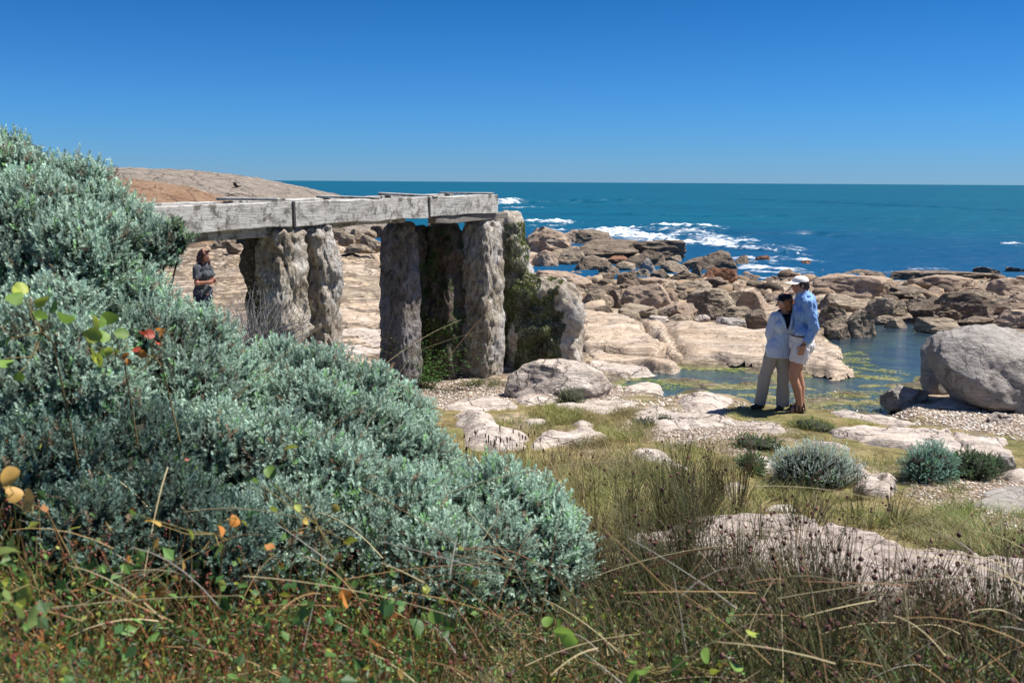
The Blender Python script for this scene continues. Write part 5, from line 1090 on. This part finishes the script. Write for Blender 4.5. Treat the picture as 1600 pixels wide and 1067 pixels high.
def flatcone(p, r, q, s, n=20):      # open ended trouser leg, flat hem
    V, f = cone(p, r, q, s, n); p, q = np.array(p), np.array(q); d = (q-p)/np.linalg.norm(q-p); t = (V-q)@d; V = V-d[None]*np.maximum(t, 0)[:, None]; return V, f
hs += [flatcone(mP(.03, -.075, .88), .125, mP(-.025, -.085, .66), .105), flatcone(mP(.05, .11, .88), .125, mP(.055, .105, .66), .105)]
dress('shorts', man, hs, M['white'], amp=.014, seed=5, voxel=.008)
bl = [cone(mP(.04, -.075, 1.003), .142, mP(.04, .125, 1.003), .142)]
bv, bf = fuse(bl, .012, 1); bv[:, 2] = O[2]+1.0+(bv[:, 2]-O[2]-1.003)*.14; mesh_np('belt', bv, bf, plain('leather_belt', (.05, .03, .02), .5), man, None, True, man['_w'])
hr = [ell(HA(0, -.030, .012), (.086, .084, .082)), ell(HA(0, -.07, -.03), (.06, .036, .05)), ell(HA(.074, .018, .0), (.010, .014, .03)), ell(HA(-.074, .018, .0), (.010, .014, .03))]
dress('hair', man, hr, plain('dark_hair', (.018, .012, .009), .6, 120, .6, 0, .6, .004), amp=.004, voxel=.006, sc=(40, 40, 40))
capmesh(HA, 1, np.array([.74, .72, .68]), np.array([.78, .76, .72]), HF, 'cap', man, M['clothv'], man['_w'])
SB = plain('sandal_sole', (.03, .024, .02), .7, 30)
for (ax, ay) in ((.035, -.085), (.105, .09)):
    v, f = ico(4); q = v*np.array([.135, .048, .014]); q[:, 0] = np.sign(v[:, 0])*np.abs(v[:, 0])**.8*.135; so = mesh_np('sandal', q+mP(ax-.06, ay, .010), f, SB, man, None, True, man['_w'])
    st = Acc()
    for (x, z, r) in ((-.135, .03, .036), (-.07, .062, .036), (.025, .07, .040), (-.02, .088, .040)):
        th = np.linspace(-.25, math.pi+.25, 15); st.add(*tube([mP(ax+x, ay, .02)+np.array([0, -math.cos(t)*r*1.15, max(0, math.sin(t))*(z+.018)]) for t in th], .011, 6), (.03, .022, .018)); st.build('strap', M['twig'], so, True, so['_w']); st = Acc()
wv, wf = tube([mP(.0, -.215, .905)+np.array([math.cos(t)*.031, math.sin(t)*.031, 0]) for t in np.linspace(0, 6.4, 16)], .006, 6); mesh_np('watch', wv, wf, SB, man, None, True, man['_w'])

# ---- woman beside him
wg = U(1213, 638, 12.6); WZ = h1(wg.x, wg.y); O2 = np.array([wg.x, wg.y, WZ])
K = 1.0
def wP(x, y, z): return O2+np.array([x, y, z])*K
headc = wP(.03, -.02, 1.42); HF = np.array([-.93, -.33, .03]); hp, HA = headp(headc, HF, .93, (.16, 0, 1)); prims = list(hp)
prims += limb([wP(.06, .03, 1.22), wP(.045, .005, 1.35)], [.052, .044])
prims += limb([wP(.06, .03, 1.20), wP(.04, .03, 1.0), wP(.01, .03, .82)], [.10, .095, .115]) + [cone(wP(-.065, -.02, 1.225), .048, wP(.17, .09, 1.225), .048)]
prims += [cone(wP(-.05, .0, .80), .10, wP(.06, .04, .80), .10), ell(wP(.0, -.07, 1.12), (.05, .05, .05)), ell(wP(.08, -.055, 1.12), (.05, .05, .05))]
prims += limb([wP(-.075, -.01, 1.22), wP(-.115, .03, .99), wP(-.055, .15, .82)], [.042, .036, .024]) + hand(wP(-.055, .15, .82), (.4, .3, -1), (-1, 0, 0), .4, .9)
prims += limb([wP(.17, .08, 1.22), wP(.24, .30, 1.02), wP(.35, .33, 1.05)], [.042, .036, .024]) + hand(wP(.35, .33, 1.05), (.6, -.2, .1), (0, 0, 1), .4, .9)
prims += limb([wP(-.055, .03, .80), wP(-.125, .05, .45), wP(-.17, .09, .09)], [.09, .055, .035]) + limb([wP(.06, .04, .80), wP(.055, .0, .45), wP(.06, .0, .08)], [.09, .055, .035])
prims += [cone(wP(-.17, .09, .05), .03, wP(-.25, .05, .03), .025), cone(wP(.06, 0, .05), .03, wP(.0, -.08, .03), .025)]
V, Fc = fuse(prims, .0062, 3); wom = mesh_np('person', V, Fc, M['skin'], None, skincol(V, HA, headc, HF, .93, (.42, .22, .15), (.40, .13, .12)), True, tuple(O2)); tag(wom, 'woman in black cap, open pale blue shirt and linen trousers leaning on the man', 'person')
top = limb([wP(.06, .01, 1.17), wP(.04, .01, .98)], [.108, .105]) + [ell(wP(.0, -.07, 1.12), (.062, .06, .06)), ell(wP(.085, -.055, 1.12), (.062, .06, .06))]
dress('vest_top', wom, top, M['black'], amp=.003, voxel=.009)
# open shirt: fused body with a V cut out of the front
shp = limb([wP(.06, .035, 1.20), wP(.045, .035, 1.0), wP(.015, .03, .82)], [.125, .125, .135]) + [cone(wP(-.06, -.01, 1.215), .064, wP(.17, .085, 1.215), .064), ell(wP(.0, -.055, 1.1), (.09, .08, .085)), ell(wP(.085, -.045, 1.1), (.085, .08, .085)), cone(wP(-.045, .01, .80), .125, wP(.06, .04, .80), .125), flatcone(wP(-.03, .02, .84), .125, wP(-.035, .02, .70), .128), flatcone(wP(.05, .03, .84), .125, wP(.055, .035, .70), .128)]
shp += limb([wP(-.08, -.01, 1.215), wP(-.12, .03, .99), wP(-.07, .13, .85)], [.060, .056, .040]) + limb([wP(.17, .08, 1.22), wP(.235, .30, 1.03), wP(.31, .32, 1.04)], [.06, .056, .04])
Vs, Fs = fuse(shp, .0085, 2); Vs = folds(Vs, .008, (9, 9, 3.5), 8)
def cutv(V, Fs, pred):
    out = []
    for f in Fs: out.append(f[~pred(V[f].mean(1))])
    return out
def vneck(c):
    c = (c-O2)/K; xm = .045+.0*c[:, 2]; wdt = np.clip((c[:, 2]-1.055)*.42, 0, .085); return (np.abs(c[:, 0]-xm-.01) < wdt) & (c[:, 1] < .06+.0*c[:, 2]) & (c[:, 2] > 1.055)
Fs2 = cutv(Vs, Fs, vneck); so = mesh_np('shirt', Vs, Fs2, M['lblue'], wom, None, True, wom['_w']); sm_ = so.modifiers.new('thick', 'SOLIDIFY'); sm_.thickness = .006; sm_.offset = 1
pk = Acc()
for side in (-1, 1):    # collar flaps and button band
    a0 = wP(.055+side*.082, -.045, 1.26); b0 = wP(.055+side*.02, -.155, 1.07)
    pts = [np.array(a0)*(1-k)+np.array(b0)*k+np.array([0, -.03*math.sin(k*3.1), 0]) for k in np.linspace(0, 1, 7)]; v, f = tube(pts, [.016, .02, .022, .02, .016, .012, .006], 8); pk.add(v, f, (.50, .58, .72))
pk.build('collar', M['clothv'], wom, True, wom['_w'])
bt = Acc(); v, f = ico(2)
for z in (.98, .90, .82, .75):
    bt = Acc(); bt.add(v*np.array([.006, .004, .006])+wP(.045-.012*(1-z), -.125+.02*(z > .95)*-1, z), f, (.8, .8, .8)); bt.build('button', M['clothv'], wom, True, wom['_w'])
tr = [cone(wP(-.035, .03, .80), .108, wP(.045, .04, .80), .108)] + limb([wP(-.065, .03, .76), wP(-.15, .05, .45)], [.100, .078]) + [flatcone(wP(-.15, .05, .45), .078, wP(-.195, .09, .055), .076)] + limb([wP(.065, .04, .76), wP(.07, .01, .45)], [.100, .076]) + [flatcone(wP(.07, .01, .45), .076, wP(.07, 0, .05), .076)]
def stripes():
    m, nt, b = newmat('striped_trousers'); w = nnode(nt, 'ShaderNodeTexWave', Scale=28.0, Distortion=1.0, Detail=2.0); nt.links.new(pos(nt, (1, .6, .08)), w.inputs['Vector']); nt.links.new(ramp(nt, w.outputs['Fac'], [(.3, (.28, .255, .22)), (.7, (.40, .37, .325))]), b.inputs['Base Color']); b.inputs['Roughness'].default_value = .9; return m
dress('trousers', wom, tr, stripes(), amp=.012, voxel=.009, seed=9, sc=(9, 9, 3))
for (x, y, a) in ((-.17, .09, (-.85, -.4)), (.06, 0, (-.55, -.8))):
    sp_ = [cone(wP(x, y, .045), .04, wP(x+a[0]*.15, y+a[1]*.15, .028), .032), cone(wP(x, y, .03), .04, wP(x+a[0]*.09, y+a[1]*.09, .03), .04)]; V_, F_ = fuse(sp_, .008, 2); V_[:, 2] = np.maximum(V_[:, 2], WZ+.002); mesh_np('shoe', V_, F_, SB, wom, None, True, wom['_w'])
hr = [ell(HA(0, -.030, .01), (.083, .085, .083)), ell(HA(0, -.08, -.055), (.072, .05, .065)), ell(HA(-.062, -.04, -.05), (.030, .05, .075)), ell(HA(.062, -.04, -.05), (.030, .05, .075)), ell(HA(.0, -.115, -.085), (.06, .04, .03))]
dress('hair', wom, hr, plain('auburn_hair', (.30, .13, .05), .55, 90, .6, 0, .6, .004), amp=.010, voxel=.006, sc=(26, 26, 12))
capmesh(HA, .93, np.array([.012, .014, .022]), np.array([.012, .014, .022]), HF, 'cap', wom, M['clothv'], wom['_w'])
tv_, tf_ = tube([HA(math.cos(t)*.096, math.sin(t)**.6*.078+.094*math.sin(t)-.008, .027-.055*math.cos(t)**2) for t in np.linspace(.12*math.pi, .88*math.pi, 16)], .0035, 5); mesh_np('cap_trim', tv_, tf_, M['white'], wom, None, True, wom['_w'])

# ---- dark haired woman behind the flume
dg_ = U(321, 500, 18.0); DZ = h1(dg_.x, dg_.y); topz = U(322, 389, 18.0).z; O3 = np.array([dg_.x, dg_.y, DZ]); K3 = (topz-DZ)/1.66
def dP(x, y, z): return O3+np.array([x, y, z])*K3
headc = dP(.03, 0, 1.545); HF = np.array([.86, -.45, -.05]); hp, HA = headp(headc, HF, .95*K3, (-.05, 0, 1)); prims = list(hp)
prims += limb([dP(-.01, .01, 1.35), dP(.01, .01, 1.47)], [.052, .045]) + limb([dP(-.02, .01, 1.33), dP(-.03, 0, 1.12), dP(-.03, 0, .92)], [.11, .10, .12]) + [cone(dP(-.07, -.12, 1.35), .05, dP(.03, .14, 1.35), .05), cone(dP(-.06, -.04, .88), .11, dP(.0, .08, .88), .11)]
prims += limb([dP(-.07, -.14, 1.35), dP(-.07, -.19, 1.09), dP(.14, -.17, 1.11)], [.046, .038, .026]) + hand(dP(.14, -.17, 1.11), (1, .5, .25), (-.2, 0, 1), .6, .9*K3)
prims += limb([dP(.05, .15, 1.34), dP(.12, .14, 1.09), dP(.15, -.05, 1.09)], [.046, .038, .026]) + hand(dP(.15, -.05, 1.09), (.2, -1, .1), (0, 0, 1), .6, .9*K3)
prims += limb([dP(-.05, -.06, .86), dP(-.04, -.06, .46), dP(-.05, -.06, .08)], [.09, .055, .036]) + limb([dP(.0, .09, .86), dP(.02, .09, .46), dP(0, .09, .08)], [.09, .055, .036]) + [cone(dP(-.05, -.06, .04), .03, dP(.08, -.11, .03), .026), cone(dP(0, .09, .04), .03, dP(.13, .04, .03), .026)]
V, Fc = fuse(prims, .007, 3); dw = mesh_np('person', V, Fc, M['skin'], None, skincol(V, HA, headc, HF, .95, (.42, .20, .13)), True, tuple(O3)); tag(dw, 'long haired woman in grey t-shirt with folded arms behind the flume', 'person')
ts = limb([dP(-.02, .01, 1.34), dP(-.035, 0, 1.14), dP(-.03, 0, .95)], [.118, .118, .128]) + [cone(dP(-.07, -.125, 1.345), .064, dP(.03, .145, 1.345), .064), cone(dP(-.05, -.05, 1.2), .10, dP(.01, .08, 1.2), .10), ell(dP(.06, -.07, 1.22), (.07, .07, .07)), ell(dP(.08, .05, 1.22), (.07, .07, .07)), cone(dP(-.06, -.04, .93), .118, dP(.0, .08, .93), .118), flatcone(dP(-.07, -.14, 1.35), .062, dP(-.075, -.18, 1.16), .058), flatcone(dP(.05, .15, 1.34), .062, dP(.10, .15, 1.17), .058)]
dress('t_shirt', dw, ts, M['greyt'], amp=.012, seed=2)
dress('trousers', dw, [cone(dP(-.06, -.04, .86), .12, dP(.0, .08, .86), .12)]+limb([dP(-.05, -.06, .84), dP(-.04, -.06, .46), dP(-.05, -.06, .1)], [.105, .075, .06])+limb([dP(.0, .09, .84), dP(.02, .09, .46), dP(0, .09, .1)], [.105, .075, .06]), M['navy'], amp=.01)
s3 = .95*K3
hr = [ell(HA(0, -.028, .022), (.088*s3, .094*s3, .09*s3)), ell(HA(0, -.075, -.06), (.085*s3, .055*s3, .10*s3)), ell(HA(.072, -.01, -.07), (.030, .045, .10)), ell(HA(-.072, -.01, -.07), (.030, .045, .10)), ell(HA(-.075, .02, -.13), (.03, .035, .07)), ell(HA(.07, .02, -.13), (.03, .035, .07)), ell(HA(0, .05, .082), (.07, .03, .022))]
dress('hair', dw, hr, plain('brown_hair', (.055, .022, .014), .55, 90, .6, 0, .6, .004), amp=.014, voxel=.008, sc=(24, 24, 10))

# ---- black bird just landed on the headland
def bird():
    c = U(370, 293, 66.0); k = 1.25; P = np.array(c); q = lambda x, y, z: P+np.array([x, y, z])*k
    pr_ = [cone(q(-.12, 0, 0), .03, q(0, 0, .03), .075), cone(q(0, 0, .03), .075, q(.13, 0, .06), .045), ell(q(.18, 0, .09), (.045, .04, .04)), cone(q(.21, 0, .09), .018, q(.275, 0, .07), .005), cone(q(-.10, 0, 0), .03, q(-.26, 0, -.03), .028)]
    V, Fc = fuse(pr_, .01, 2); m = plain('black_feathers', (.008, .008, .01), .5); b = mesh_np('bird', V, Fc, m, None, None, True, tuple(c)); tag(b, 'small black bird with raised wings in front of the granite headland', 'bird')
    for s in (-1, 1):
        a = Acc(); n = 8; V = []
        for i in range(n):
            t = i/(n-1); x = -.02-.16*t; y = s*(.05+.20*t); z = .06+.20*math.sin(t*2.0); w = .10*(1-t*.75)
            for (dx, dz) in ((w, .008), (w, -.004), (-w, -.004), (-w, .004)): V.append(q(x+dx, y, z+dz))
        f = [[i*4+k_, i*4+(k_+1) % 4, i*4+4+(k_+1) % 4, i*4+4+k_] for i in range(n-1) for k_ in range(4)]+[[0, 1, 2, 3], [4*n-4, 4*n-3, 4*n-2, 4*n-1]]
        mesh_np('wing', np.array(V), np.array(f), m, b, None, True, tuple(c))
bird()
for o in bpy.data.objects:
    if '_w' in o: del o['_w']
